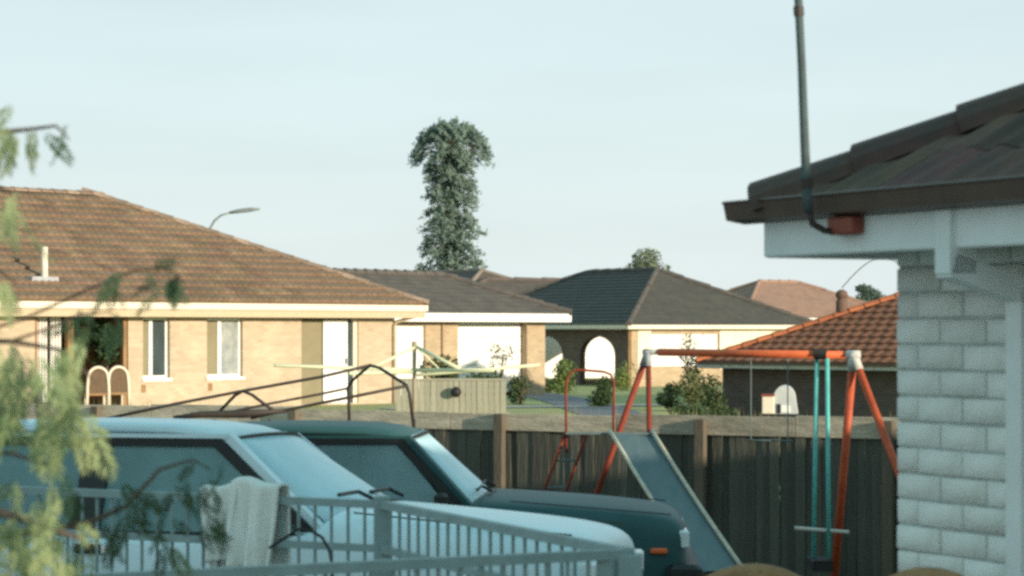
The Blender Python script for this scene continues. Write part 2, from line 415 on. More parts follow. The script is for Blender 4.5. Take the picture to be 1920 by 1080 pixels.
def house(name, label, loc, phi, x0, x1, D, eave, oh, tp, wm, rm, cm, fm, ops=(), zbase=-.6, courses=18, sm=None, fasc=.15, walls=True, rname='roof', capn=None, gut=True):
    h = thing(name, label, 'house', loc, phi)
    X0, X1, Y0, Y1 = x0 - oh, x1 + oh, -oh, D + oh
    wall_top = eave - fasc - .02
    if walls:
        mb = MB(); wall_pieces(mb, x0, x1, 0, .22, zbase, wall_top, list(ops)); mb.build('front_wall', wm, h)
        MB().box((x0, .22, zbase), (x0 + .22, D, wall_top)).build('side_wall', wm, h)
        MB().box((x1 - .22, .22, zbase), (x1, D, wall_top)).build('side_wall', wm, h)
        MB().box((x0 + .22, D - .22, zbase), (x1 - .22, D, wall_top)).build('rear_wall', wm, h)
    MB().box((X0 + .03, Y0 + .03, wall_top + .003), (X1 - .03, Y1 - .03, wall_top + .02)).build('soffit', sm or M['soffit'], h)
    mb = MB()
    mb.box((X0, Y0, eave - fasc), (X1, Y0 + .03, eave - .005)).box((X0, Y1 - .03, eave - fasc), (X1, Y1, eave - .005))
    mb.box((X0, Y0 + .03, eave - fasc), (X0 + .03, Y1 - .03, eave - .005)).box((X1 - .03, Y0 + .03, eave - fasc), (X1, Y1 - .03, eave - .005))
    mb.build('fascia', fm, h)
    w, d = X1 - X0, Y1 - Y0
    half = min(w, d) / 2; zr = eave + half * tp
    if w >= d: r0 = (X0 + half, Y0 + half, zr); r1 = (X1 - half, Y0 + half, zr)
    else: r0 = (X0 + half, Y0 + half, zr); r1 = (X0 + half, Y1 - half, zr)
    A, B, Cc, E = (X0, Y0, eave), (X1, Y0, eave), (X1, Y1, eave), (X0, Y1, eave)
    mb = MB()
    if w >= d:
        fs = [(A, B, r0, r1), (B, Cc, r1, r1), (Cc, E, r1, r0), (E, A, r0, r0)]
        hips = [(A, r0), (B, r1), (Cc, r1), (E, r0), (r0, r1)]
    else:
        fs = [(A, B, r0, r0), (B, Cc, r0, r1), (Cc, E, r1, r1), (E, A, r1, r0)]
        hips = [(A, r0), (B, r0), (Cc, r1), (E, r1), (r0, r1)]
    for f in fs: stepped_face(mb, *f, courses)
    mb.build('roof', rm, h)
    if cm:
        for a, b in hips:
            a = Vector(a); b = Vector(b); L = (b - a).length
            if L < .3: continue
            n = max(1, int(L / .42)) if capn is None else capn
            m2 = MB()
            for i in range(n):
                p = a.lerp(b, i / n); q = a.lerp(b, min(1, (i + 1.12) / n))
                m2.tube([p + Vector((0,0,.035)), q + Vector((0,0,.01))], [.125, .105], 8)
            m2.build('ridge_capping', cm, h, smooth=False)
    h['roofdata'] = 0
    return h, (X0, X1, Y0, Y1, eave, half, zr)

def window_unit(h, xa, xb, za, zb, y=.09, mull=None, glassmat=None, leftmat=None, sill=True, frame_w=.06):
    f = MB()
    f.box((xa, y, za), (xa + frame_w, y + .06, zb)).box((xb - frame_w, y, za), (xb, y + .06, zb))
    f.box((xa + frame_w, y, zb - frame_w), (xb - frame_w, y + .06, zb)).box((xa + frame_w, y, za), (xb - frame_w, y + .06, za + frame_w))
    if mull is not None: f.box((mull - .05, y - .01, za + frame_w), (mull + .05, y + .06, zb - frame_w))
    w = f.build('window', M['white'], h)
    if mull is None:
        MB().box((xa + frame_w, y + .03, za + frame_w), (xb - frame_w, y + .04, zb - frame_w)).build('pane', glassmat or M['glass'], w)
    else:
        MB().box((xa + frame_w, y + .03, za + frame_w), (mull - .05, y + .04, zb - frame_w)).build('pane', leftmat or M['glass'], w)
        MB().box((mull + .05, y + .03, za + frame_w), (xb - frame_w, y + .04, zb - frame_w)).build('pane', glassmat or M['glass'], w)
    if sill: MB().box((xa - .04, -.05, za - .07), (xb + .04, .12, za - .003)).build('sill', M['white'], w)
    return w

# ---- brown-roofed cream brick house on the left
PHI = R(48)
WT = 2.31
ops = [(-11.2, -8.6, -.1, 2.2), (-8.17, -7.38, .74, 2.14), (-6.25, -5.14, .74, 2.13), (-3.23, -1.29, .03, 2.13)]
LH, rd = house('brick_house', 'cream brick house with a long brown tiled roof on the left', (-2.98, 61, 0), PHI, -21, 0, 10.66, 2.48, .6, .462,
               M['brick_cream'], M['tile_brown2'], None, M['cream'], ops, courses=18)
window_unit(LH, -8.17, -7.38, .74, 2.14, mull=-7.88, glassmat=M['glass'], leftmat=M['screen'])
window_unit(LH, -6.25, -5.14, .74, 2.13, mull=-5.80, glassmat=M['glass_light'], leftmat=M['screen'])
d = MB().box((-3.23, .10, .03), (-2.45, .13, 2.10)).build('fly_screen', M['screen'], LH)
d = MB().bevbox((-2.43, .06, .03), (-1.60, .11, 2.10), .01).build('door', M['white'], LH)
MB().box((-1.72, .03, 1.0), (-1.66, .06, 1.15)).build('handle', M['chrome'], d)
MB().box((-1.57, .12, .03), (-1.42, .15, 2.10)).build('side_pane', M['glass'], LH)
MB().box((-1.42, .05, .03), (-1.29, .12, 2.13)).build('door_jamb', M['cream'], LH)
# recessed patio
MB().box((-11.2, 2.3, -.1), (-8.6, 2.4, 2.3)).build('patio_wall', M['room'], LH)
MB().box((-11.2, .23, -.1), (-11.1, 2.3, 2.3)).build('patio_wall', M['timber'], LH)
MB().box((-8.7, .23, -.1), (-8.6, 2.3, 2.3)).build('patio_wall', M['timber'], LH)
for xa, w_, mm in ((-11.2, .09, 'timber'), (-10.28, .16, 'timber'), (-8.72, .10, 'timber')):
    MB().box((xa, .02, -.1), (xa + w_, .14, 2.2)).build('patio_post', M[mm], LH)
for xa, xb in ((-10.98, -10.72), (-10.62, -10.34)):
    mb = MB(); n = 10
    for i in range(n):
        a = xa + (xb - xa) * i / n; b = xa + (xb - xa) * (i + 1) / n
        ya = .2 + .04 * sin(i * 2.2); yb = .2 + .04 * sin((i + 1) * 2.2)
        mb.box((a, min(ya, yb), .25), (b, max(ya, yb) + .02, 2.15))
    mb.build('curtain', M['curtain'], LH)
MB().box((-21.5, -.55, 2.15), (.55, -.50, 2.325)).build('frieze_board', M['frieze'], LH)
for xv in (-8.22, -6.22): MB().box((xv, -.012, .42), (xv + .13, -.002, .60)).build('wall_vent', M['timber'], LH)
# downpipe at the right corner
mb = MB().tube([(.28,-.52,2.30),(.28,-.52,2.20),(.0,-.06,2.06),(-.06,-.05,1.96),(-.06,-.05,-.1)], .045, 8)
mb.build('downpipe', M['brick_cream'], LH, smooth=True)
# vent pipe with its flashing
vx, vd = -10.75, .85
vz = 2.48 + vd * .462
MB().tube([(vx, -.6+vd, vz-.1), (vx, -.6+vd, vz+.82)], .075, 10).build('vent_pipe', M['cream'], LH, smooth=True)
MB().box((vx-.42, -.6+vd-.12, vz-.045), (vx+.30, -.6+vd+.5, vz+.16)).build('flashing', M['lead'], LH).rotation_euler = (0,0,0)

def tile_mesh(name, w, g, m, rolls=2, amp=.026, th=.022, lip=.05, pw=1.4):
    mb = MB(); n = rolls * (6 if pw < 3 else 12)
    L = g * 1.16
    for y, dz in ((0, lip), (L, .012)):
        for i in range(n + 1):
            x = w * i / n
            z = amp * abs(sin(pi * rolls * i / n)) ** pw if rolls else 0
            mb.v.append((x, y, z + dz))
    k = n + 1
    for i in range(n):
        mb.f.append((i, i + 1, k + i + 1, k + i))
    b = len(mb.v)
    for i in range(n + 1):
        x, y, z = mb.v[i]; mb.v.append((x, y + .008, lip * .4 - th))
    for i in range(n): mb.f.append((b + i, b + i + 1, i + 1, i))
    b2 = len(mb.v)
    x, y, z = mb.v[0]
    mb.v += [(0, L, -.01), (w, L, -.01)]
    mb.f.append((0, k, b2, b)); mb.f.append((n, b + n, b2 + 1, k + n))
    return mb

def cap_mesh(name, L, m, r=.12):
    mb = MB(); n = 7
    for x, s in ((0, 1.12), (L, .94)):
        for i in range(n + 1):
            t = pi * i / n
            mb.v.append((x, -cos(t) * r * s * 1.15, sin(t) * r * s * .72))
    for i in range(n): mb.f.append((i, n + 1 + i, n + 2 + i, i + 1))
    mb.f.append(tuple(range(n, -1, -1)))
    return mb.mesh(name, m)

def lay_tiles(h, rd, tp, tw, g, xr, tmesh, mb_proto, rm, nmax, jitter=.006, key=None):
    X0, X1, Y0, Y1, ev, half, zr = rd
    p = math.atan(tp); rows = int(half / cos(p) / g)
    cells = []
    for j in range(rows):
        s = j * g; dpl = s * cos(p); dmid = (s + g * .5) * cos(p)
        lo, hi = max(X0 + dmid, xr[0]), min(X1 - dmid, xr[1])
        off = (tw / 2 if j % 2 else 0)
        i0 = math.floor((lo - off) / tw)
        x = off + i0 * tw
        while x < hi:
            if x + tw > lo - g * .5 and x < hi + g * .5 and x + tw > xr[0] and x < xr[1]: cells.append((x, Y0 + dpl, ev + dpl * tp, j))
            x += tw
    cells.sort(key=key or (lambda c: c[0]))
    for c in cells[:nmax]:
        me = tmesh; yj = rng.uniform(-jitter, jitter)
        lo_, hi_ = X0 + (c[1] - Y0) - .02, X1 - (c[1] - Y0) + .02
        if c[0] < lo_ + .5 or c[0] + tw > hi_ - .5:      # cut along the hip
            q = MB(); q.f = mb_proto.f
            for x, y, z in mb_proto.v:
                dy = y * cos(p)
                q.v.append((min(max(x, lo_ + dy - c[0]), hi_ - dy - c[0]), y, z))
            me = q.mesh('roof_tile', rm)
        inst('roof_tile', me, h, (c[0], c[1] + yj, c[2] + .012 + rng.uniform(0, jitter)), (p + rng.uniform(-.012, .012), rng.uniform(-.01, .01), rng.uniform(-.006, .006)))
    if len(cells) > nmax:
        mb = MB()
        for c in cells[nmax:]:
            mt = Matrix.Translation((c[0], c[1], c[2] + .012 + rng.uniform(0, jitter))) @ Matrix.Rotation(p, 4, 'X')
            lo_, hi_ = X0 + (c[1] - Y0) - .02, X1 - (c[1] - Y0) + .02
            vs = []
            for x, y, z in mb_proto.v:
                dy = y * cos(p); vs.append(mt @ Vector((min(max(x, lo_ + dy - c[0]), hi_ - dy - c[0]), y, z)))
            mb.add(vs, mb_proto.f)
        o = mb.build('roof_tiles', rm, h); o['kind'] = 'stuff'

def lay_caps(h, a, b, cmesh, L, tilt=True, nmax=200):
    a = Vector(a); b = Vector(b); d = (b - a); n = int(d.length / L) + 1; d.normalize()
    rz = atan2(d.y, d.x); ry = -math.asin(d.z)
    for i in range(min(n, nmax)):
        p = a + d * (i * L)
        inst('ridge_cap', cmesh, h, p + Vector((0, 0, .03)), (0, ry, rz))

tb = tile_mesh('roof_tile', .36, .405, None, amp=.03, lip=.085)
lay_tiles(LH, rd, .462, .36, .405, (-15, 1), tb.mesh('roof_tile', M['tile_brown']), tb, M['tile_brown'], 300, key=lambda c: abs(c[0] + 7.2) + .2 * abs(c[1] - 1))
X0, X1, Y0, Y1, ev, half, zr = rd
cm_ = cap_mesh('ridge_cap', .40, M['ridge_brown'], .14)
lay_caps(LH, (X1, Y0, ev), (X1 - half, Y0 + half, zr), cm_, .40)
lay_caps(LH, (X1 - half - 9, Y0 + half, zr), (X1 - half, Y0 + half, zr), cm_, .40)
MB().tube([(X0+half, Y0+half, zr), (X1-half-9, Y0+half, zr)], .12, 8).build('ridge_capping', M['ridge_brown'], LH)

# ---- garage house in the middle
H2, rd2 = house('garage_house', 'tan brick house with white garage door and a grey tiled roof', (1.03, 74.6, -.08), PHI, -16, 0, 4.5, 2.43, .58, .42,
                M['brick_tan'], M['tile_grey'], M['tile_grey'], M['white'], [(-3.95, -.85, -.1, 2.16), (-6.7, -5.35, -.1, 2.05)], courses=9, fasc=.25)
gd = MB()
for i in range(5): gd.bevbox((-3.95, .26, .02 + i*.43), (-.85, .30, .44 + i*.43), .008)
gd.build('garage_door', M['white'], H2)
MB().bevbox((-6.7, .08, 0), (-5.35, .12, 2.05), .01).build('door', M['white'], H2)
MB().tube([(-4.65,-.05,2.1),(-4.65,-.05,0)], .04, 8).build('downpipe', M['brick_tan'], H2)

# ---- umber roofs farther back
H3, _ = house('umber_roofed_house', 'far house whose brown hip roof rises below the tall pine', (-2.85, 118.6, -.9), R(32), 0, 8.0, 12.7, 3.78, .5, .45, M['brick_umber'], M['tile_umber'], M['ridge_grey'], M['white'], courses=14, capn=3)
H3b, _ = house('low_umber_house', 'far low white walled house with a long brown roof seen beyond the arches', (-3.4, 104.5, -.6), R(22), 0, 12.2, 8, 3.1, .5, .36, M['white'], M['tile_umber'], M['tile_umber'], M['white'], courses=14, capn=3)

# ---- dark-roofed house with the arched porch
P4 = R(32)
H4 = thing('dark_roofed_house', 'house with a dark tiled roof and two arches in its shaded side', 'house', (4.36, 90, -.30), P4)
H4L, H4D, EV4 = 9.08, 14.1, 2.34
hx = MB()
# roof through the shared builder, walls by hand
tmp, rd4 = house('tmp_house', 'tmp', (4.36, 90, -.30), P4, 0.45, H4L - .45, H4D - .9, EV4, .45, .485, M['brick_dark'], M['tile_dark'], M['tile_grey'], M['cream'], walls=False, courses=16, capn=6)
for ch in list(tmp.children):
    ch.parent = H4; ch.location = (0, .45, 0)
bpy.data.objects.remove(tmp)
FX = .45; FY = .45
wf = MB(); wall_pieces(wf, FX, H4L - .45, FY, FY + .22, -.5, 2.17, [(1.35, 4.6, .85, 2.0)]); wf.build('front_wall', M['brick_tan'], H4)
# band of cream render above the brick dado
MB().box((FX + .3, FY - .02, .62), (1.35, FY - .002, 2.17)).build('render_panel', M['cream'], H4)
MB().box((4.6, FY - .02, .62), (H4L - .5, FY - .002, 2.17)).build('render_panel', M['cream'], H4)
w = MB()
wx = [1.35, 2.1, 3.85, 4.6]
for a in wx[:-1]: w.box((a, FY + .08, .85), (a + .07, FY + .14, 2.0))
w.box((4.53, FY + .08, .85), (4.6, FY + .14, 2.0)).box((1.42, FY + .08, .85), (4.53, FY + .14, .92)).box((1.42, FY + .08, 1.93), (4.53, FY + .14, 2.0))
w = w.build('window', M['white'], H4)
for a, b in ((1.42, 2.1), (2.17, 3.85), (3.92, 4.53)):
    MB().box((a, FY + .10, .92), (b, FY + .11, 1.93)).build('pane', M['curtain'], w)
MB().box((1.25, FY - .06, .76), (4.7, FY + .05, .845)).build('sill', M['white'], w)
# shaded side: arcade wall with two arched openings
def arch_wall(mb, y0, y1, x0, x1, z0, z1, arches, seg=14):
    """wall in the plane x0..x1 running in y; arches (ya, yb, zspring)"""
    y = y0
    for ya, yb, zs in arches:
        mb.box((x0, y, z0), (x1, ya, z1))
        r = (yb - ya) / 2; c = (ya + yb) / 2
        for i in range(seg):
            t0 = pi - pi * i / seg; t1 = pi - pi * (i + 1) / seg
            a = c + r * cos(t0); b = c + r * cos(t1)
            za = zs + .62 * r * sin(t0); zb = zs + .62 * r * sin(t1)
            mb.add([(x0,a,za),(x0,b,zb),(x0,b,z1),(x0,a,z1),(x1,a,za),(x1,b,zb),(x1,b,z1),(x1,a,z1)],
                   [(0,3,2,1),(4,5,6,7),(0,1,5,4),(3,7,6,2)])
        y = yb
    mb.box((x0, y, z0), (x1, y1, z1))
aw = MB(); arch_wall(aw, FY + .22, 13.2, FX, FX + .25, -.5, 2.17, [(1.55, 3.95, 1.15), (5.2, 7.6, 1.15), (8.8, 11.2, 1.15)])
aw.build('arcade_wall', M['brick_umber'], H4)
MB().box((5.2, FY + .22, -.5), (5.4, 7.6, 2.17)).build('inner_wall', M['brick_tan'], H4)
MB().box((5.4, 7.4, -.5), (H4L - .67, 7.6, 2.17)).build('rear_wall', M['brick_tan'], H4)
for px_ in (3.2, 6.2): MB().box((px_, 13.1, -.5), (px_ + .12, 13.22, 2.17)).build('carport_post', M['timber'], H4)
MB().box((H4L - .67, FY + .22, -.5), (H4L - .45, 7.6, 2.17)).build('side_wall', M['brick_tan'], H4)
MB().tube([(FX-.06, FY+.06, 2.15), (FX-.06, FY+.06, -.3)], .05, 8).build('downpipe', M['timber'], H4)
# ---- pink roof far right and the orange tiled house
H5, _ = house('pink_roofed_house', 'far house with a pale pink tiled hip roof on the right', (12.65, 130, -.6), R(32), 0, 11.0, 8.2, 3.1, .45, .45, M['brick_tan'], M['tile_pink'], M['tile_pink'], M['white'], courses=14, capn=4)
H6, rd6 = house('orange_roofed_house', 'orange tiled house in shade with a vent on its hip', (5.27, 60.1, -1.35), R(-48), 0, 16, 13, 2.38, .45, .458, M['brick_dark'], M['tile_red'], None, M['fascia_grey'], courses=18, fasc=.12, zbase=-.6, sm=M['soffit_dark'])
X0, X1, Y0, Y1, ev, half, zr = rd6
tb6 = tile_mesh('roof_tile', .33, .36, None, rolls=1)
lay_tiles(H6, rd6, .458, .33, .36, (-2, 9), tb6.mesh('roof_tile', M['tile_red']), tb6, M['tile_red'], 0)
cm6 = cap_mesh('ridge_cap', .40, M['ridge_red'], .15)
lay_caps(H6, (X0, Y0, ev), (X0 + half, Y0 + half, zr), cm6, .40)
MB().box((X0+.02, Y0-.07, ev-.03), (X1, Y0-.005, ev+.05)).build('gutter', M['gutter'], H6)
kv = 2.55
vp = Vector((X0 + kv, Y0 + kv, ev + kv * .458))
MB().lathe(vp + Vector((0,0,-.1)), [(.15,0),(.15,.46),(.12,.5),(.12,.55),(.165,.6),(.14,.7),(.06,.76)], 14).build('roof_vent', M['terracotta'], H6, smooth=True)
wpts = []
for i in range(17):
    t = i / 16
    wpts.append(vp + Vector((t * 1.15, t * 1.15, .70 + .75 * sin(pi * t * .8))))
MB().tube(wpts, .012, 5).build('aerial_cable', M['dark_steel'], H6)

# ---- unseen house added behind on the right, its roof shaped to shade the yard
H9, _ = house('yard_shade_house', 'unseen low tan brick house added off to the right to shade the yard', (13.6, -.5, 0), R(50), -5, 21, 8, 3.3, .3, .10, M['brick_tan'], M['tile_dark'], None, M['white'], courses=5)

# ------------------------------------------------------------------ white brick garage, near right
EA = R(-63)
G = thing('white_brick_house', 'white painted brick house corner with chocolate tiled roof on the right', 'house', (1.293, 8.06, 0), EA)
GL, GD = 8.0, 7.0
OHF = .31; OHG = .415; TPG = .50; EVG = 2.245
# core of mortar with single bricks in front
MB().box((.006, .0055, 0), (1.2, .23, 2.16)).build('mortar_bed', M['mortar'], G)
MB().box((1.2, 0, 0), (GL, .23, 2.16)).build('plain_wall', M['white_brick'], G)
MB().box((0, .23, 0), (.23, GD, 2.16)).build('side_wall', M['white_brick'], G)
MB().box((GL-.23, .23, 0), (GL, GD, 2.16)).build('side_wall', M['white_brick'], G)
MB().box((.23, GD-.23, 0), (GL-.23, GD, 2.16)).build('rear_wall', M['white_brick'], G)
bv = []
for kind, bw in (('full', .23), ('half', .11)):
    for v in range(3):
        r = random.Random(v + 5)
        mb = MB().bevbox((0, 0, 0), (bw, .1, .077), .003)
        mb.v = [(x + r.uniform(-.0012, .0012), y + r.uniform(-.0012, .0012), z + r.uniform(-.0015, .0015)) for x, y, z in mb.v]
        bv.append(mb.mesh('brick', M['white_brick'], True))
z = .01; row = 0
while z + .076 < 2.16:
    x = 0.0; first = True
    while x < 1.18:
        if first and row % 2 == 0: w_, me = .11, bv[3 + rng.randrange(3)]
        else: w_, me = .23, bv[rng.randrange(3)]
        if x + w_ > 1.2: break
        inst('brick', me, G, (x + rng.uniform(-.002, .002), rng.uniform(-.004, .002), z + rng.uniform(-.0015, .0015)), (rng.uniform(-.006, .006), rng.uniform(-.006, .006), rng.uniform(-.006, .006)))
        x += w_ + .010; first = False
    z += .086; row += 1
# eaves
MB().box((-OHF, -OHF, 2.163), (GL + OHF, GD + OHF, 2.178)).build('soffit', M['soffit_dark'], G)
MB().bevbox((-OHF, -OHF - .022, 2.105), (GL, -OHF - .002, 2.235), .006).build('fascia', M['white2'], G)
MB().bevbox((-OHF - .022, -OHF, 2.105), (-OHF - .002, GD, 2.235), .006).build('fascia', M['white2'], G)
gm = MB()      # quad gutter profile swept along the eave
prof = [(-.025, .0), (-.10, .012), (-.112, .065), (-.120, .072), (-.112, .078), (-.10, .066), (-.09, .025), (-.025, .018)]
for x in (-OHF - .112, GL + .2):
    for y, zz in prof: gm.v.append((x, -OHF + y, 2.222 + zz))
k = len(prof)
for i in range(k): j = (i + 1) % k; gm.f.append((i, k + i, k + j, j))
gm.f.append(tuple(range(k))); gm.f.append(tuple(2*k - 1 - i for i in range(k)))
gm.build('gutter', M['gutter'], G)
gm = MB()
for y in (-OHF - .024, GD + .2):
    for xx, zz in prof: gm.v.append((-OHF + xx, y, 2.2235 + zz))
for i in range(k): j = (i + 1) % k; gm.f.append((i, k + i, k + j, j))
gm.f.append(tuple(range(k))); gm.f.append(tuple(2*k - 1 - i for i in range(k)))
gm.build('gutter', M['gutter'], G)
# roof bed + tiles
XE0, YE0, XE1, YE1 = -.385, -.385, GL + .385, GD + .385
hh = (YE1 - YE0) / 2
mb = MB()
r0 = (XE0 + hh, YE0 + hh, EVG + hh * TPG); r1 = (XE1 - hh, YE0 + hh, EVG + hh * TPG)
for f in (((XE0,YE0,EVG),(XE1,YE0,EVG),r0,r1), ((XE1,YE0,EVG),(XE1,YE1,EVG),r1,r1), ((XE1,YE1,EVG),(XE0,YE1,EVG),r1,r0), ((XE0,YE1,EVG),(XE0,YE0,EVG),r0,r0)):
    stepped_face(mb, *f, 13, .02)
mb.build('roof', M['tile_choc'], G)
tg = tile_mesh('roof_tile', .30, .335, None, rolls=2, amp=.017, th=.008, lip=.012, pw=3)
rdG = (XE0, XE1, YE0, YE1, EVG, hh, 0)
lay_tiles(G, rdG, TPG, .30, .335, (XE0, 3.6), tg.mesh('roof_tile', M['tile_choc'], False), tg, M['tile_choc'], 300, jitter=.004)
cg = cap_mesh('ridge_cap', .39, M['tile_choc'], .138)
lay_caps(G, (XE0 + .06, YE0 + .06, EVG - .018), (XE0 + hh, YE0 + hh, EVG + hh * TPG - .055), cg, .37)
# dog-leg downpipe
dp = MB()
tx = .71
dp.bar((tx, -.30, 2.222), (tx, -.30, 2.03), .075, .10, up=(0,1,0))
dp.bar((tx, -.335, 2.055), (tx, -.01, 1.965), .075, .075)
dp.bar((tx, -.045, 1.98), (tx, -.045, 0.02), .075, .07, up=(0,1,0))
dp.build('downpipe', M['white2'], G)
# aerial mast and its bracket box
ms = thing('aerial_mast', 'tall grey aerial mast strapped to the gutter of the white brick house', 'mast', (0,0,0))
ZM = 7.70
pts = [P(1488, -160, ZM), P(1497, 0, ZM), P(1503, 120, ZM), P(1508, 250, ZM), P(1513, 365, ZM), P(1516, 398, ZM), P(1524, 420, ZM+.01), P(1548, 433, ZM+.03), P(1582, 434, ZM+.05)]
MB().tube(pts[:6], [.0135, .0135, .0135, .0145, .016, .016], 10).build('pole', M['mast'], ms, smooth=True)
MB().tube(pts[5:], .011, 8).build('cable', M['dark_steel'], ms, smooth=True)
MB().tube([P(1511, 335, ZM), P(1512, 352, ZM)], .022, 10).build('clamp', M['dark_steel'], ms)
MB().tube([P(1497, 12, ZM), P(1498, 30, ZM)], .017, 10).build('clamp', M['dark_steel'], ms)
jb = MB().bevbox((.145, -OHF - .075, 2.165), (.285, -OHF - .024, 2.222), .006)
jbo = jb.build('junction_box', M['box_red']); jbo.location = G.location; jbo.rotation_euler = G.rotation_euler
tag(jbo, 'red brown junction box on the white fascia below the gutter', 'junction box')

# ------------------------------------------------------------------ paling fence
FL = (FB - FA).length
def fpt(s, off=0.): q = FA + FD * s + FN * off; return q
fz = lambda s: zy(*fpt(s)) 
FEN = thing('paling_fence', 'weathered grey paling fence with a pale top plank across the yard', 'fence', (FA.x, FA.y, 0), atan2(FD.y, FD.x))
TOPB, TOPT = .75, .965
pal = []
for v in range(4):
    r = random.Random(v)
    mb = MB().box((0, -.012, -.05), (.098, .0, 1)); 
    mb.v = [(x, y, z if z < .5 else z + r.uniform(-.02, .0)) for x, y, z in mb.v]
    pal.append(mb.mesh('paling', M['weathered']))
s = .02
while s < FL - .1:
    zb = zy(*fpt(s)) 
    ht = TOPB + .03 - zb + rng.uniform(-.02, .015)
    inst('paling', pal[rng.randrange(4)], FEN, (s, -.002 - rng.choice((0, .014)), zb), (rng.uniform(-.01, .01), rng.uniform(-.008, .008), rng.uniform(-.03, .03)), (rng.uniform(1.0, 1.06), 1, ht))
    s += .093
s = 0
while s < FL:
    e = min(FL, s + 2.05)
    mb = MB().bevbox((s + .004, -.055, TOPB), (e - .004, -.024, TOPT + rng.uniform(-.03, .012)), .004)
    mb.build('top_plank', M['plank'], FEN); s = e
MB().box((0, .002, -.1), (FL, .07, 0.0)).build('rail', M['weathered'], FEN)
MB().box((0, .002, .45), (FL, .07, .53)).build('rail', M['weathered'], FEN)
MB().box((0, .075, -1.0), (FL, .115, .02)).build('retaining_board', M['weathered'], FEN)
for px in (-150, 190, 560, 945, 1321, 1672, 1950):
    r_ = (px - 960) / F
    sx = (r_ * FA.y - FA.x) / (FD.x - r_ * FD.y)
    zb = zy(*fpt(sx))
    MB().bevbox((sx - .055, -.15, zb - .1), (sx + .055, -.057, TOPT - .03 + rng.uniform(-.02, .02)), .008).build('post', M['post'], FEN)

# dry weeds growing up behind the fence
mb = MB(); rr_w = random.Random(33)
for _ in range(170):
    s0 = rr_w.uniform(0, FL); base = fpt(s0, -rr_w.uniform(.25, .9)); hgt = rr_w.uniform(.86, 1.02)
    for b in range(16):
        x = base.x + rr_w.gauss(0, .09); y = base.y + rr_w.gauss(0, .06)
        tip = Vector((x + rr_w.gauss(0, .07), y + rr_w.gauss(0, .05), hgt * rr_w.uniform(.8, 1.06)))
        wv = Vector((rr_w.uniform(.006, .014), 0, 0)); p0 = Vector((x, y, -.02)); pm = p0.lerp(tip, .55) + Vector((rr_w.gauss(0, .02), 0, 0))
        mb.add([p0 - wv, p0 + wv, pm + wv * .9, pm - wv * .9, tip], [(0, 1, 2, 3), (3, 2, 4)])
wd = mb.build('dry_weeds', M['straw']); tag(wd, 'straw coloured weeds growing along the far side of the fence', 'weeds'); wd['kind'] = 'stuff'

# ------------------------------------------------------------------ swing set
SW = thing('swing_set', 'orange red swing frame with pale pipe joints in front of the paling fence', 'swing set', (1.5, 22.6, zy(1.5, 22.6)))
off = -Vector(SW.location)
def L_(p): return Vector(p) + off
def gz(p): return Vector((p[0], p[1], zy(p[0], p[1]) - .02))
a0 = P(1215, 660, 23.2); a1 = P(1600, 666, 22.2)
b0 = a0.lerp(a1, .055)
MB().tube([L_(b0), L_(a1)], .036, 12).build('top_bar', M['orange'], SW, smooth=True)
MB().tube([L_(a0 + (a0 - a1).normalized() * .05), L_(b0)], .030, 10).build('bar_sleeve', M['pale'], SW, smooth=True)
MB().tube([L_(a1 + (a0 - a1).normalized() * .06), L_(a1 + (a1 - a0).normalized() * .06)], .045, 12).build('pipe_joint', M['pale'], SW, smooth=True)
legs = [(a0, P(1085, 1020, 23.8), 'red_shaded', .031), (a0, P(1222, 1100, 22.4), 'red_shaded', .027), (a1, P(1563, 1105, 22.9), 'red', .039), (a1, P(1752, 1060, 21.6), 'red', .036)]
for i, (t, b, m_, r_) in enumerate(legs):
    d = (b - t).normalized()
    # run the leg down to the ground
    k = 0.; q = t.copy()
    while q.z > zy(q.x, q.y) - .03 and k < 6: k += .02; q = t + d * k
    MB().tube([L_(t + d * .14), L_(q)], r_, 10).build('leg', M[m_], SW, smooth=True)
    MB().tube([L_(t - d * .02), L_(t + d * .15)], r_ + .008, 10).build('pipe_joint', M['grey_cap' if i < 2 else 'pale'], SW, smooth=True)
# glider hanging from the bar
GS = thing('glider_swing', 'teal glider swing hanging from the orange bar beside the right legs', 'swing', P(1540, 1040, 22.3))
off = -Vector(GS.location)
MB().tube([L_(P(1528, 664, 22.38)), L_(P(1552, 665, 22.32))], .048, 10).build('hanger', M['dark_steel'], GS)
for px0, px1, Z in ((1532, 1525, 22.42), (1551, 1554, 22.28)):
    MB().tube([L_(P(px0, 672, Z)), L_(P(px1, 1046, Z))], .021, 8).build('hanger_rod', M['teal'], GS, smooth=True)
MB().tube([L_(P(1490, 990, 22.35)), L_(P(1592, 998, 22.25))], .018, 8).build('crossbar', M['pale'], GS, smooth=True)
MB().bevbox(L_(P(1512, 1062, 22.6)), L_(P(1562, 1052, 22.1)), .01).build('seat', M['black'], GS)
# trapeze
TZ = thing('trapeze', 'thin trapeze bar on two faint chains below the orange bar', 'trapeze', P(1443, 826, 22.6))
off = -Vector(TZ.location)
for px in (1408, 1477): MB().tube([L_(P(px, 667, 22.68)), L_(P(px, 826, 22.68))], .006, 6).build('chain', M['galv'], TZ)
MB().tube([L_(P(1398, 825, 22.68)), L_(P(1486, 827, 22.66))], .009, 8).build('bar', M['galv'], TZ, smooth=True)

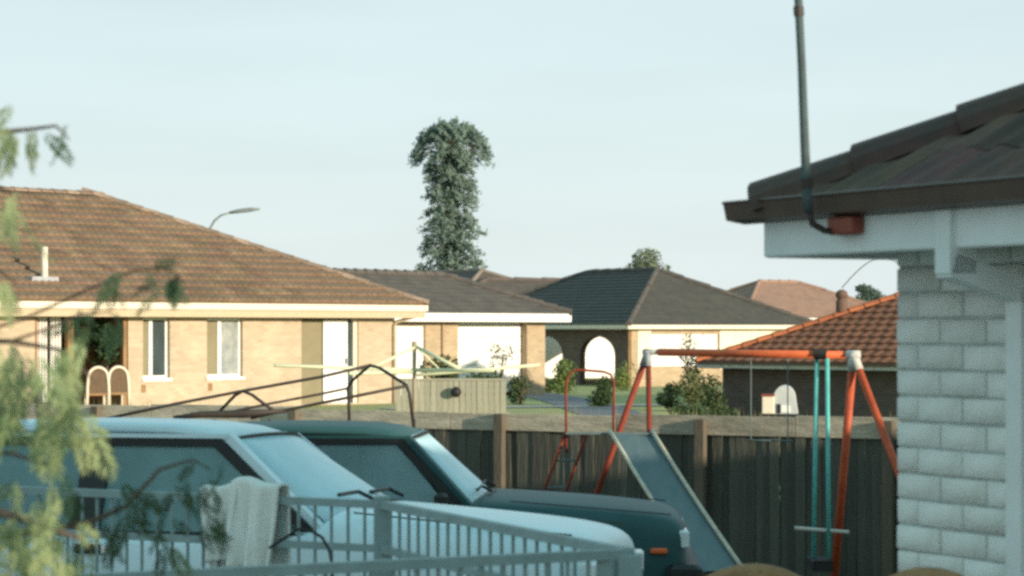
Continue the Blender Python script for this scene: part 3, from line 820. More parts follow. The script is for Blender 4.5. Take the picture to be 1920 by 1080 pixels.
# ------------------------------------------------------------------ slide with ladder
SL = thing('slide', 'blue grey metal slide with cream edges and a red ladder', 'slide', (.9, 22.4, zy(.9, 22.4)))
off = -Vector(SL.location)
Zt, Zb = 22.9, 20.9
tl, tr_, bl, br = P(1143, 812, Zt), P(1222, 812, Zt), P(1308, 1072, Zb), P(1390, 1068, Zb)
mb = MB(); n = 14
nrm = (tr_ - tl).cross(bl - tl).normalized(); nrm = nrm if nrm.z > 0 else -nrm
for i in range(n + 1):
    t = i / n; sag = -.06 * sin(pi * t) * 0.4
    for e in (tl.lerp(bl, t), tr_.lerp(br, t)):
        mb.v.append(tuple(L_(e + nrm * sag)))
for i in range(n + 1):
    t = i / n; sag = -.06 * sin(pi * t) * 0.4
    for e in (tl.lerp(bl, t), tr_.lerp(br, t)):
        mb.v.append(tuple(L_(e + nrm * (sag - .012))))
k = 2 * (n + 1)
for i in range(n):
    a = 2 * i
    mb.f.append((a, a+1, a+3, a+2)); mb.f.append((k+a, k+a+2, k+a+3, k+a+1))
    mb.f.append((a, a+2, k+a+2, k+a)); mb.f.append((a+1, k+a+1, k+a+3, a+3))
mb.build('chute', M['slide_sheet'], SL, smooth=False)
for p_, q_, in ((tl, bl), (tr_, br)):
    pts = [L_(p_.lerp(q_, t / 8) + nrm * (.03 - .024 * sin(pi * t / 8))) for t in range(9)]
    MB().tube(pts, .019, 8).build('chute_edge', M['slide_edge'], SL, smooth=True)
MB().bar(L_(P(1062, 812, 23.0)), L_(P(1222, 813, 22.9)), .10, .02).build('platform', M['galv'], SL)
r0_, r1_ = P(1063, 0, 23.1).x, P(1150, 0, 23.1).x
pts = [P(1062, 850, 23.1), P(1061, 740, 23.1), P(1063, 712, 23.1), P(1070, 698, 23.1), P(1082, 693, 23.1), P(1132, 697, 23.1), P(1145, 702, 23.1), P(1151, 716, 23.1), P(1150, 815, 23.1)]
MB().tube([L_(p) for p in pts], .012, 8).build('handrail', M['red_shaded'], SL, smooth=True)
ends = []
for px, bx in ((1060, 1020), (1101, 1062)):
    t = P(px, 812, 23.1); d = (P(bx, 920, 23.5) - t).normalized(); q = t.copy(); kk = 0
    while q.z > zy(q.x, q.y) - .02 and kk < 5: kk += .02; q = t + d * kk
    MB().tube([L_(t), L_(q)], .015, 8).build('ladder_rail', M['red_shaded'], SL, smooth=True); ends.append((t, q))
for i in range(1, 6):
    t = i / 6
    MB().tube([L_(ends[0][0].lerp(ends[0][1], t)), L_(ends[1][0].lerp(ends[1][1], t))], .012, 6).build('rung', M['galv'], SL)

# ------------------------------------------------------------------ cars
def make_car(name, label, loc, yaw, paint, glass_f, glass_s, group=None, trim='car_trim', wb=0., roll=0., hb=0.):
    c = thing(name, label, 'car', loc, yaw, group); c.rotation_euler = (roll, 0, yaw)
    #    x, halfwidth, shoulder z, top-edge z, centre z
    w0 = wb
    st = [(0.0, .60, .62, .69, .71), (-.05, .70, .69, .765, .785), (-.16, .765, .735, .81, .835), (-.5, .79, .775, .845, .875),
          (-.9, .805, .80, .875, .905), (-1.30 + w0, .812, .815, .90, .935), (-1.38 + w0, .815, .82, .90, .935), (-1.48 + w0, .82, .82, .835, .84),
          (-2.4, .83, .825, .835, .84), (-3.2, .82, .83, .84, .845), (-3.9, .80, .83, .845, .85), (-4.15, .76, .80, .82, .83), (-4.22, .70, .70, .72, .73)]
    st = [(x, w, zs + hb * .15, zt + hb * .75, zc + hb) if x > -1.40 + w0 else (x, w, zs, zt, zc) for x, w, zs, zt, zc in st]
    mb = MB(); K = 15
    for x, w, zs, zt, zc in st:
        half = [(0, .20), (w * .80, .20), (w * .95, .27), (w, .42), (w * 1.0, .60 if zs > .62 else .52), (w * .985, zs), (w * .90, zt), (w * .5, zt + (zc - zt) * .72)]
        ring = [(-y, z) for y, z in half[1:]]
        full = [half[0]] + half[1:] + [(0, zc)] + ring[::-1]
        for y, z in full: mb.v.append((x, y, z))
    n = len(full)
    for i in range(len(st) - 1):
        for k in range(n):
            j = (k + 1) % n
            mb.f.append((i*n + k, i*n + j, (i+1)*n + j, (i+1)*n + k))
    mb.f.append(tuple(range(n - 1, -1, -1))); mb.f.append(tuple((len(st)-1)*n + k for k in range(n)))
    body = mb.build('body', paint, c)
    sub = body.modifiers.new('smooth', 'SUBSURF'); sub.levels = 2; sub.render_levels = 2
    autosmooth(body, 60)
    # roof
    def roof_z(x, y):
        e = 1.342 + .03 * (1 - ((x + 2.75) / .85) ** 2)
        return e + .03 * (1 - (y / .58) ** 2)
    rb = MB(); nx, ny = 12, 10
    for i in range(nx + 1):
        u = i / nx
        for j in range(ny + 1):
            y = -1 + 2 * j / ny
            xf = -1.99 + .07 * (1 - y * y); xr = -3.72 - .04 * (1 - y * y)
            x = xf + (xr - xf) * u
            w = .565 - .02 * abs(u - .4)
            z = roof_z(x, y * .58) - (.045 if i == 0 else .012 if i == 1 else 0) - (.04 if i == nx else 0)
            rb.v.append((x, y * w, z - (.012 if j in (0, ny) else 0)))
    for i in range(nx):
        for j in range(ny):
            a = i*(ny+1)+j; rb.f.append((a, a+ny+1, a+ny+2, a+1))
    roof = rb.build('roof_panel', paint, c); autosmooth(roof, 60)
    sol = roof.modifiers.new('thickness', 'SOLIDIFY'); sol.thickness = .035; sol.offset = -1
    # glass house
    def side(sg):
        T = lambda x, o=0: Vector((x, sg * (.563 + o), 1.32))
        Bl = lambda x, o=0: Vector((x, sg * (.745 + o), .835))
        A_t, A_b = T(-1.99), Bl(-1.43 + wb)
        D_t, D_b = T(-3.70), Bl(-4.02)
        # pillars
        MB().bar(Vector((-1.975, sg*.555, 1.342)), Vector((-1.40 + wb, sg*.712, .86)), .055, .045).build('pillar', paint, c)
        MB().bar(Vector((-3.70, sg*.555, 1.342)), Vector((-4.0, sg*.72, .84)), .09, .05).build('pillar', paint, c)
        ins = .012
        def pane(nm, x0t, x1t, x0b, x1b, m, o=-.008):
            q = MB(); vs = []
            for (xx, zz, yy) in ((x0t, 1.312, .567), (x1t, 1.312, .567), (x1b, .83, .747), (x0b, .83, .747)):
                vs.append(Vector((xx, sg * (yy + o), zz)))
            vs2 = [v - Vector((0, sg * .01, 0)) for v in vs]
            q.add(vs + vs2, [(0,1,2,3),(7,6,5,4),(0,4,5,1),(1,5,6,2),(2,6,7,3),(3,7,4,0)])
            return q.build(nm, m, c)
        pane('side_window', -2.06, -2.62, -1.53 + wb, -2.62, glass_s)
        pane('side_window', -2.76, -3.62, -2.76, -3.90, glass_s)
        # black frame: top strip, A strip, B pillar
        fr = MB()
        fr.bar((-2.02, sg*.566, 1.315), (-3.66, sg*.566, 1.315), .03, .05)
        fr.bar((-2.03, sg*.572, 1.307), (-1.46 + wb, sg*.742, .85), .02, .055)
        fr.bar((-1.46 + wb, sg*.752, .838), (-3.95, sg*.752, .838), .02, .03)
        fr.bar((-2.69, sg*.566, 1.315), (-2.69, sg*.75, .84), .025, .15, up=(1,0,0))
        fr.build('window_trim', M[trim], c)
        # gutter rail above the windows
        MB().bar((-1.97, sg*.578, 1.343), (-3.70, sg*.578, 1.343), .02, .022).build('drip_rail', M['chrome'] if trim != 'car_trim' else paint, c)
        # door seams, handles
        dm = MB()
        dm.bar((-1.58, sg*.824, .80), (-1.58, sg*.828, .30), .006, .012, up=(1,0,0)).bar((-2.80, sg*.835, .81), (-2.80, sg*.838, .30), .006, .012, up=(1,0,0))
        dm.build('door_seam', M['car_trim'], c)
        for hx_ in (-2.62, -3.72):
            hnd = MB().bevbox((hx_ - .085, sg*.838 - .012, .735), (hx_ + .085, sg*.838 + .012, .785), .006).build('door_handle', M['car_trim'], c)
            MB().bevbox((hx_ + .06, sg*.845 - .012, .735), (hx_ + .095, sg*.845 + .012, .785), .006).build('grip', M['chrome'], hnd)
        # mirror
        mm = MB().bevbox((-1.64 + wb, sg*.90 - .075, .87), (-1.55 + wb, sg*.90 + .075, .97), .02).build('wing_mirror', M['car_trim'], c)
        MB().bar((-1.58 + wb, sg*.76, .85), (-1.60 + wb, sg*.86, .90), .04, .03).build('mirror_arm', M['car_trim'], mm)
        # wheels
        for wx in (-.80, -3.35):
            wr = MB(); prof_ = [(.17, -.09), (.275, -.09), (.295, -.05), (.295, .05), (.275, .09), (.17, .09)]
            wr.lathe((0,0,0), prof_, 20)
            wh = bpy.data.objects.new('wheel', wr.mesh('tyre', M['tyre'], True)); C.objects.link(wh); wh.parent = c
            wh.location = (wx, sg * .73, .295); wh.rotation_euler = (pi/2, 0, 0)
            MB().lathe((0,0,0), [(.05,-.07),(.17,-.075),(.17,.075),(.05,.07)], 16).build('rim', M['chrome'], wh)
        # lamps
        MB().bevbox((-.10, sg*.55 - .13, .57 + hb*.5), (.005, sg*.55 + .13, .70 + hb*.5), .015).build('headlight', M['lamp_clear'], c)
        MB().bevbox((-.27, sg*.775 - .02, .545), (-.15, sg*.775 + .022, .585), .01).build('indicator', M['lamp_orange'], c)
    side(1); side(-1)
    # windscreen
    def screen_(nm, xt, xb, xtb, xbb, m):
        g_ = MB(); nx_, ny_ = 8, 8
        for i in range(nx_ + 1):
            u = i / nx_
            for j in range(ny_ + 1):
                y = -1 + 2 * j / ny_
                w = .535 + (.685 - .535) * u
                bow = (1 - y * y)
                x = (xt + xtb * bow) * (1 - u) + (xb + xbb * bow) * u
                z = 1.342 + .02 * bow * (1 - u) - (1.342 - .86 - hb * .5) * u + (.055 + hb * .5) * bow * u
                g_.v.append((x, y * w, z))
        for i in range(nx_):
            for j in range(ny_):
                a = i*(ny_+1)+j; g_.f.append((a, a+1, a+ny_+2, a+ny_+1))
        o = g_.build(nm, m, c, smooth=True)
        so = o.modifiers.new('thickness', 'SOLIDIFY'); so.thickness = .008
        return o
    screen_('windscreen', -1.975, -1.39 + wb, .07, .10, glass_f)
    screen_('rear_window', -3.74, -4.02, -.04, -.05, glass_s)
    t = MB()
    for i in range(8):
        y0 = -.685 + 1.37 * i / 8; y1 = -.685 + 1.37 * (i + 1) / 8
        b0_ = 1 - (y0/.685)**2; b1_ = 1 - (y1/.685)**2
        t.bar((-1.375 + wb + .10*b0_, y0, .872 + hb*.5 + (.055 + hb*.5)*b0_), (-1.375 + wb + .10*b1_, y1, .872 + hb*.5 + (.055 + hb*.5)*b1_), .05, .022)
    t.build('cowl_seal', M['car_trim'], c)
    for y in (-.28, .30):
        w_ = MB().tube([(-1.27 + wb, y, .945 + hb), (-1.34 + wb, y - .05, .985 + hb), (-1.36 + wb, y - .33, .975 + hb)], .011, 6).build('wiper', M['car_trim'], c)
    t = MB()
    for i in range(8):
        y0 = -.53 + 1.06 * i / 8; y1 = -.53 + 1.06 * (i + 1) / 8
        b0_ = 1 - (y0/.53)**2; b1_ = 1 - (y1/.53)**2
        t.bar((-1.952 + .07*b0_, y0, 1.332 + .024*b0_), (-1.952 + .07*b1_, y1, 1.332 + .024*b1_), .03, .02)
    t.build('screen_seal', M['car_trim'], c)
    # bumper, grille, seats, steering wheel, dash
    MB().bevbox((-.16, -.80, .36), (.09, .80, .47), .03).build('bumper', M['chrome'] if trim != 'car_trim' else M['car_trim'], c)
    MB().bevbox((-.06, -.40, .56), (.012, .40, .69), .01).build('grille', M['car_trim'], c)
    MB().box((-4.0, -.68, .70), (-1.65, .68, .82)).build('cabin_floor', M['car_in'], c)
    for y in (-.36, .36):
        MB().bevbox((-2.95, y - .22, .75), (-2.80, y + .22, 1.20), .05).build('seat', M['car_in'], c)
    for q_ in (1, -1): MB().bar((-.12, .70*q_, .812 + hb*.8), (-1.24, .735*q_, .905 + hb*.8), .008, .008).build('bonnet_seam', M['car_trim'], c)
    return c

yaw1 = -R(13)
make_car('parked_car', 'pale white blue car with misted windscreen parked nearest the railing', (.565, 12.55, -.06), yaw1, M['car_white'], M['car_glass_mist_sky'], M['car_glass'], 'cars parked in the yard', roll=R(-2.2), hb=.075)
make_car('parked_car', 'dark green grey car parked beyond the white car', (1.255, 17.40, -.24), -R(2), M['car_dark'], M['car_glass_mist_sky'], M['car_glass2'], 'cars parked in the yard', wb=-.12)

# ------------------------------------------------------------------ gabled tube frame behind the cars
TF = thing('canopy_frame', 'dark thin tube canopy frame with gabled hoops behind the cars', 'frame', P(600, 780, 20.3))
off = -Vector(TF.location)
ZF = 20.3
def tb_(pts, r=.014): MB().tube([L_(p) for p in pts], r, 8).build('tube', M['dark_steel'], TF, smooth=True)
tb_([P(655, 800, ZF+.5), P(654, 752, ZF+.5), P(652, 728, ZF+.5), P(662, 712, ZF+.4), P(682, 695, ZF+.2), P(694, 685, ZF), P(712, 690, ZF-.1), P(740, 708, ZF-.3), P(762, 722, ZF-.4), P(768, 740, ZF-.4), P(776, 800, ZF-.4)])
tb_([P(403, 780, ZF+.3), P(440, 742, ZF+.1), P(455, 733, ZF), P(472, 740, ZF-.1), P(510, 768, ZF-.3)])
tb_([P(195, 786, ZF), P(330, 757, ZF), P(455, 733, ZF), P(600, 707, ZF), P(694, 685, ZF)], .013)
tb_([P(765, 723, ZF-.4), P(640, 748, ZF-.4), P(530, 770, ZF-.3), P(470, 784, ZF-.3)], .013)
tb_([P(652, 728, ZF+.5), P(600, 739, ZF+.5), P(500, 758, ZF+.4), P(405, 778, ZF+.3)], .011)
for px, Z in ((655, ZF+.5), (776, ZF-.4), (403, ZF+.3), (505, ZF-.3)):
    a = P(px, 786, Z); tb_([a, (a.x, a.y, zy(a.x, a.y))], .014)
mb = MB().tube([L_(P(325, 783, ZF-.3)), L_(P(380, 777, ZF-.3)), L_(P(460, 776, ZF-.3)), L_(P(538, 770, ZF-.3))], [.015, .028, .035, .015], 8)
mb.build('folded_cover', M['dark_steel'], TF, smooth=True)

# ------------------------------------------------------------------ pool-style railing in front
RA = Vector((-.50, 9.2)); RB = Vector((.352, 7.18)); RC = Vector((-.90, 6.55)); RL = Vector((-2.3, 10.15))
RT = 1.205
RG = thing('railing', 'grey white metal railing with thin balusters in front of the cars', 'railing', (0, 8, 0))
off = -Vector(RG.location)
def v3(p, z): return Vector((p.x, p.y, z))
def rail_run(p, q, spacing, second=True, topw=.030):
    MB().bar(L_(v3(p, RT - topw/2)), L_(v3(q, RT - topw/2)), .034, topw).build('top_rail', M['rail_grey'], RG)
    if second: MB().bar(L_(v3(p, 1.02)), L_(v3(q, 1.02)), .028, .028).build('rail', M['rail_grey'], RG)
    MB().bar(L_(v3(p, .12)), L_(v3(q, .12)), .03, .03).build('rail', M['rail_grey'], RG)
    n = int((q - p).length / spacing)
    me = MB().tube([(0,0,.12), (0,0,RT-topw)], .0072, 6).mesh('baluster', M['rail_grey'])
    for i in range(1, n):
        t = p.lerp(q, i / n); inst('baluster', me, RG, L_((t.x, t.y, 0)))
rail_run(RL, RA, .075); rail_run(RA, RB, .098); rail_run(RB, RC, .07)
rail_run(RC, RC + (RC - RB), .07)
for p, w_, t_ in ((RA, .058, 1.222), (RB, .075, 1.19), (RB + Vector((-.075, -.02)), .05, 1.185), (RL, .058, 1.22)):
    MB().bevbox(L_((p.x - w_/2, p.y - w_/2, 0)), L_((p.x + w_/2, p.y + w_/2, t_)), .004).build('post', M['rail_grey'], RG)

# towel over the far rail
def rail_at(px):
    r_ = (px - 960) / F; d_ = RA - RL
    t = (r_ * RL.y - RL.x) / (d_.x - r_ * d_.y); return RL + d_ * t
def towel(name, label, px0, px1, ztop, zb0, zb1, seed, back=.55):
    a = rail_at(px0); b = rail_at(px1); rr = random.Random(seed)
    d_ = (b - a).normalized(); n_ = Vector((d_.y, -d_.x)); n_ = n_ if n_.y < 0 else -n_
    mb = MB(); nu, nv = 22, 30; ph = rr.uniform(0, 6)
    for i in range(nu + 1):
        u = i / nu; p = a.lerp(b, u)
        zb = zb0 + (zb1 - zb0) * u
        top = ztop + .018 * sin(u * 5 + ph) + .02 * sin(pi * u)
        for j in range(nv + 1):
            v = j / nv
            if v < .2:   # back flap
                z = top - (1 - v / .2) * .35; o = -.045
            elif v < .3:
                k_ = (v - .2) / .1; z = top + .012 * sin(pi * k_); o = -.045 + .09 * k_
            else:
                k_ = (v - .3) / .7; z = top - k_ * (top - zb); o = .045 + .02 * k_ + (.034 * sin(u * 11 + ph + k_ * .9) + .014 * sin(u * 27 + 2 * ph - k_)) * min(1, .25 + k_)
            sh = .03 * (1 - v) * (u - .5) * 2
            q = p + n_ * o + d_ * sh
            mb.v.append((q.x, q.y, z))
    for i in range(nu):
        for j in range(nv):
            k_ = i * (nv + 1) + j; mb.f.append((k_, k_ + 1, k_ + nv + 2, k_ + nv + 1))
    o = mb.build(name, M['cloth'], smooth=True)
    s_ = o.modifiers.new('thickness', 'SOLIDIFY'); s_.thickness = .012
    tag(o, label, 'towel', 'towels on the railing')
towel('towel', 'wide white towel hanging over the railing beside the windscreen', 456, 522, 1.245, .925, .915, 3)
towel('towel', 'narrow white towel bunched beside the wide towel on the railing', 395, 448, 1.225, .93, .96, 9)
# black hose looped over the lower rail
hp = [P(560, 992, 8.9), P(585, 996, 8.9), P(604, 1008, 8.9), P(617, 1030, 8.88), P(622, 1055, 8.86), P(624, 1085, 8.84)]
q = hp[-1]; hp += [Vector((q.x + .01, q.y, q.z - .4)), Vector((q.x, q.y, .01))]
q = hp[0]
hose = MB().tube([Vector((q.x - .12, q.y + .12, 1.02 + .02))] + hp, .006, 8).build('hose', M['black'], smooth=True); tag(hose, 'thin black hose looped down from the railing rail', 'hose')

# ------------------------------------------------------------------ round-backed tan chairs at the bottom edge
def chair(loc, rz, r, top, label):
    c = thing('garden_seat', label, 'chair', loc, rz, 'tan round backed chairs')
    mb = MB(); n = 18; zc = top - r
    ring = [(-r, .45)] + [(-r * cos(pi * i / n), zc + r * sin(pi * i / n)) for i in range(n + 1)] + [(r, .45)]
    k = len(ring)
    for y, sc_ in ((-.03, .93), (-.018, 1), (.018, 1), (.03, .93)):
        for x, z in ring: mb.v.append((x * sc_, y - .10 * (z - .45), .45 + (z - .45) * (1 if sc_ == 1 else .975)))
    for a in range(3):
        for i in range(k - 1): mb.f.append((a*k+i, a*k+i+1, (a+1)*k+i+1, (a+1)*k+i))
    mb.f.append(tuple(range(k - 1, -1, -1))); mb.f.append(tuple(3*k + i for i in range(k)))
    mb.build('backrest', M['cane'], c, smooth=False)
    MB().bevbox((-r, -.02, .41), (r, .48, .46), .015).build('seat', M['cane'], c)
    for x in (-r + .04, r - .04):
        for y in (.02, .44): MB().tube([(x, y, 0), (x, y, .42)], .02, 8).build('leg', M['cane'], c)
    return c
p = P(1412, 1061, 7.6); chair((p.x, p.y, .0), R(170), .30, p.z, 'tan round backed chair below the foot of the slide')
p = P(1733, 1068, 7.05); chair((p.x, p.y, .0), R(160), .24, p.z, 'tan round backed chair against the white brick wall')

# ------------------------------------------------------------------ rotary clothesline beyond the fence
HO = thing('clothesline', 'cream rotary clothesline with braced arms beyond the fence', 'clothesline', P(776, 800, 38))
off = -Vector(HO.location)
ZH = 38.
MB().tube([L_(P(777, 645, ZH)), L_((P(777, 0, ZH).x, ZH, -.02))], .034, 10).build('post', M['hoist_post'], HO, smooth=True)
MB().tube([L_(P(777, 640, ZH)), L_(P(777, 652, ZH))], .045, 10).build('post_cap', M['hoist_post'], HO, smooth=True)
for (x0, y0, x1, y1, dz0, dz1, r_) in ((777, 694, 515, 685, 0, -1.4, .027), (777, 694, 925, 694, 0, -1.2, .03), (777, 697, 655, 700, 0, -1.6, .03), (777, 704, 1012, 684, 0, .8, .026)):
    MB().tube([L_(P(x0, y0, ZH + dz0)), L_(P(x1, y1, ZH + dz1))], r_, 8).build('arm', M['hoist'], HO, smooth=True)
for (x1, y1, dz1, r_) in ((680, 698, -.8, .024), (862, 692, -.7, .03), (828, 696, .3, .015), (700, 690, .6, .014)):
    MB().tube([L_(P(780, 650, ZH)), L_(P(x1, y1, ZH + dz1))], r_, 8).build('brace', M['hoist'], HO, smooth=True)

# low olive paling panel beyond the fence
PN = thing('low_panel_fence', 'low olive board fence beside the clothesline post', 'fence', (0, 0, 0))
pa, pb = P(742, 712, 43), P(957, 712, 43)
me = MB().bevbox((0, -.02, 0), (.098, 0, 1), .004).mesh('board', M['panel'])
n = int((pb.x - pa.x) / .104)
for i in range(n):
    x = pa.x + i * .104
    inst('board', me, PN, (x, 43 - rng.choice((0, .012)), -.02), (0, rng.uniform(-.004, .004), 0), (1, 1, .985 + rng.uniform(-.012, .008)))
MB().box((pa.x, 42.955, .95), (pb.x, 43.03, .985)).build('cap_rail', M['panel'], PN)
MB().box((pa.x, 43.005, .3), (pb.x, 43.06, .38)).build('rail', M['panel'], PN)
q = P(855, 735, 42.9)
ball = MB()
ball.lathe((q.x, 42.86, q.z), [(.02,-.095),(.06,-.075),(.09,-.03),(.095,0),(.09,.03),(.06,.075),(.02,.095)], 14)
bo = ball.build('hanging_ball', M['black'], smooth=True); tag(bo, 'dark round ball hung on the low olive board fence', 'ball')

# kennel beyond the fence
KN = thing('kennel', 'small grey and cream kennel with a rounded roof beyond the fence', 'kennel', P(1460, 775, 34), R(-8))
off = Vector((0,0,0))
MB().box((-.24, -.25, -.80), (.28, .35, -.01)).build('stand', M['car_trim'], KN)
MB().bevbox((-.225, -.25, 0), (-.06, .2, .25), .008).build('porch', M['cream'], KN)
MB().box((-.235, -.27, .25), (-.05, .22, .275)).build('porch_roof', M['red_shaded'], KN)
mb = MB(); n = 12; r_ = .155; cx = .085
prof = [(cx - r_, 0)] + [(cx - r_ * cos(pi * i / n), .20 + .20 * sin(pi * i / n)) for i in range(n + 1)] + [(cx + r_ + .03, 0)]
k = len(prof)
for y in (-.22, .25):
    for x, z in prof: mb.v.append((x, y, z))
for i in range(k - 1): mb.f.append((i, i + 1, k + i + 1, k + i))
mb.f.append(tuple(range(k - 1, -1, -1))); mb.f.append(tuple(k + i for i in range(k)))
mb.build('shell', M['dome'], KN)
MB().box((-.02, -.235, .01), (.03, -.222, .14)).build('doorway', M['black'], KN)
MB().box((.04, -.235, .02), (.17, -.222, .12)).build('panel', M['white'], KN)

# arched cream chairs at the neighbour's patio
def arch_chair(loc, rz, label):
    c = thing('patio_chair', label, 'chair', loc, rz, 'arched patio chairs')
    pts = [(-.24, 0, 0), (-.23, 0, .55)] + [(-.21 * cos(pi * i / 10), 0, .75 + .22 * sin(pi * i / 10)) for i in range(11)] + [(.23, 0, .55), (.24, 0, 0)]
    MB().tube(pts, .032, 8).build('back_frame', M['cream'], c, smooth=True)
    mb = MB(); ring = [(-.2, .4)] + [(-.19 * cos(pi * i / 8), .74 + .19 * sin(pi * i / 8)) for i in range(9)] + [(.2, .4)]
    kk = len(ring)
    for y in (.01, .03):
        for x, z in ring: mb.v.append((x, y, z))
    for i in range(kk): j = (i + 1) % kk; mb.f.append((i, j, kk + j, kk + i))
    mb.f.append(tuple(range(kk))); mb.f.append(tuple(2*kk - 1 - i for i in range(kk)))
    mb.build('back_panel', M['cane_dark'], c)
    MB().bevbox((-.23, .0, .36), (.23, .45, .41), .01).build('seat', M['timber'], c)
    for x in (-.2, .2): MB().tube([(x, .42, 0), (x, .42, .37)], .022, 6).build('leg', M['cream'], c)
p = P(184, 0, 51.5); arch_chair((p.x, p.y, .08), R(20), 'left cream framed patio chair with an arched brown back')
p = P(222, 0, 52.2); arch_chair((p.x, p.y, .08), R(25), 'right cream framed patio chair beside the brick wall')
p = P(4, 0, 50.5); arch_chair((p.x, p.y, .0), R(20), 'cream framed patio chair at the left edge below the hanging fronds')

# street lamp behind the left house
SLp = thing('street_lamp', 'curved grey street lamp above the brown roof', 'street lamp', (P(385, 0, 95).x, 95, zn(-12, 95)))
off = -Vector(SLp.location)
q = P(388, 445, 95)
pts = [Vector((q.x - .1, 95, zn(-12, 95))), q, P(394, 428, 95), P(402, 414, 95), P(414, 404, 95), P(430, 399, 95)]
MB().tube([L_(p) for p in pts], [.09, .055, .05, .045, .04, .04], 8).build('pole', M['lamp_grey'], SLp, smooth=True)
MB().tube([L_(P(430, 399, 95)), L_(P(446, 396, 95)), L_(P(470, 393, 95)), L_(P(487, 392, 95))], [.045, .085, .085, .04], 8).build('lamp_head', M['lamp_grey'], SLp, smooth=True)

# ------------------------------------------------------------------ vegetation
def leaf_quads(mb, c, rad, n, size, rr, shell=.55, flat=.0):
    cx, cy, cz = c
    for _ in range(n):
        while True:
            x, y, z = rr.uniform(-1, 1), rr.uniform(-1, 1), rr.uniform(-1, 1)
            l = x*x + y*y + z*z
            if l < 1 and (l > shell * shell or rr.random() < .25): break
        p = Vector((cx + x * rad[0], cy + y * rad[1], cz + z * rad[2]))
        u = Vector((rr.gauss(0, 1), rr.gauss(0, 1), rr.gauss(0, 1) * (1 - flat))).normalized()
        w = u.orthogonal().normalized(); w = (w * cos(rr.uniform(0, 6)) + u.cross(w) * sin(rr.uniform(0, 6))).normalized()
        s_ = size * rr.uniform(.6, 1.35)
        mb.add([p - u * s_, p + w * s_ * .42, p + u * s_, p - w * s_ * .42], [(0, 1, 2, 3)])

def bush(name, label, px, py_top, Z, w, h, m, n=900, size=.05, seed=1, cat='shrub', lobes=7, base=None, stem=True, group=None):
    rr = random.Random(seed)
    top = P(px, py_top, Z); x = top.x
    zb = zn(x, Z) if base is None else base
    t = thing(name, label, cat, (x, Z, zb), 0, group)
    cz = top.z - zb
    mb = MB()
    for i in range(lobes):
        a = rr.uniform(0, 2 * pi); rr_ = rr.uniform(0, .55) * w
        lz = cz - h * rr.uniform(.18, .8)
        rw = w * rr.uniform(.28, .5); rh = h * rr.uniform(.18, .30)
        lz = min(lz, cz - rh)
        leaf_quads(mb, (cos(a) * rr_ * .7, sin(a) * rr_ * .7, lz), (rw, rw, rh), n // lobes, size, rr)
    mb.build('foliage', m, t)
    sm_ = MB()
    for i in range(4):
        a = rr.uniform(0, 6.3)
        sm_.tube([(0, 0, 0), (cos(a) * w * .1, sin(a) * w * .1, (cz - h * .5) * .6), (cos(a) * w * .35, sin(a) * w * .35, cz - h * .35)], [.05 * w + .012, .03 * w + .01, .008], 6)
    sm_.build('stem', M['bark'], t, smooth=True)
    return t

bush('shrub', 'rounded green shrub behind the clothesline post', 826, 655, 66, 1.0, 1.5, M['leaf_bush'], 1400, .06, 1)
bush('sapling', 'thin sapling before the white garage door', 936, 636, 64, .65, 1.2, M['leaf_olive'], 230, .05, 2, cat='small tree')
bush('low_shrub', 'low green plants at the foot of the garage door', 905, 690, 62, 1.0, .6, M['leaf_bush'], 800, .05, 3)
bush('shrub', 'dark low shrub beside the brick column of the garage', 975, 700, 60, .55, 1.0, M['leaf_bush'], 700, .05, 4)
bush('tall_shrub', 'upright lime green shrub before the left arch', 1057, 652, 78, .75, 1.9, M['leaf_lime'], 1300, .06, 5)
bush('low_shrub', 'dark bushes at the foot of the left arch', 1028, 705, 80, .8, .7, M['leaf_bush'], 700, .06, 14)
bush('shrub', 'dense dark shrub on the lawn before the right arch', 1126, 705, 58, .62, 1.1, M['leaf_bush'], 1500, .05, 6)
bush('shrub', 'lime shrub at the corner of the dark roofed house', 1166, 665, 84, .7, 1.6, M['leaf_lime'], 700, .06, 15)
bush('sapling', 'slender olive tree before the bright window', 1296, 622, 70, .75, 2.4, M['leaf_olive'], 700, .06, 7, cat='small tree')
bush('low_shrub', 'low shrub near the swing frame legs on the lawn', 1262, 715, 55, .55, .75, M['leaf_bush'], 800, .05, 8)
bush('shrub', 'dark shrub standing against the shaded wall', 1338, 692, 54, .55, 1.2, M['leaf_bush'], 1100, .05, 9)
bush('shrub', 'olive shrub below the slender tree', 1300, 690, 57, .6, 1.1, M['leaf_olive'], 800, .05, 10)
bush('hedge', 'low dark hedge along the lawn edge behind the fence', 1296, 758, 43, .62, .42, M['leaf_bush'], 1200, .04, 11, cat='hedge')
bush('hedge', 'flat dark hedge in front of the shaded wall', 1350, 762, 42, .5, .38, M['leaf_bush'], 1000, .04, 12, cat='hedge')
bush('patio_plant', 'leafy dark plant in the patio opening', 195, 598, 54.8, .65, 1.5, M['leaf_dark'], 1000, .07, 13, cat='plant', base=.0)
bush('far_tree', 'round far tree showing over the dark roof', 1212, 460, 150, 2.6, 3.6, M['leaf_far_olive'], 3200, .13, 16, lobes=10, cat='tree')
bush('far_tree', 'distant tree crown behind the orange roof', 1632, 533, 230, 2.6, 2.2, M['leaf_far'], 1300, .2, 17, cat='tree')
bush('far_tree', 'small tree tip peeping over the brown roof slope', 608, 497, 120, .9, 1.2, M['leaf_far'], 500, .1, 18, cat='tree')

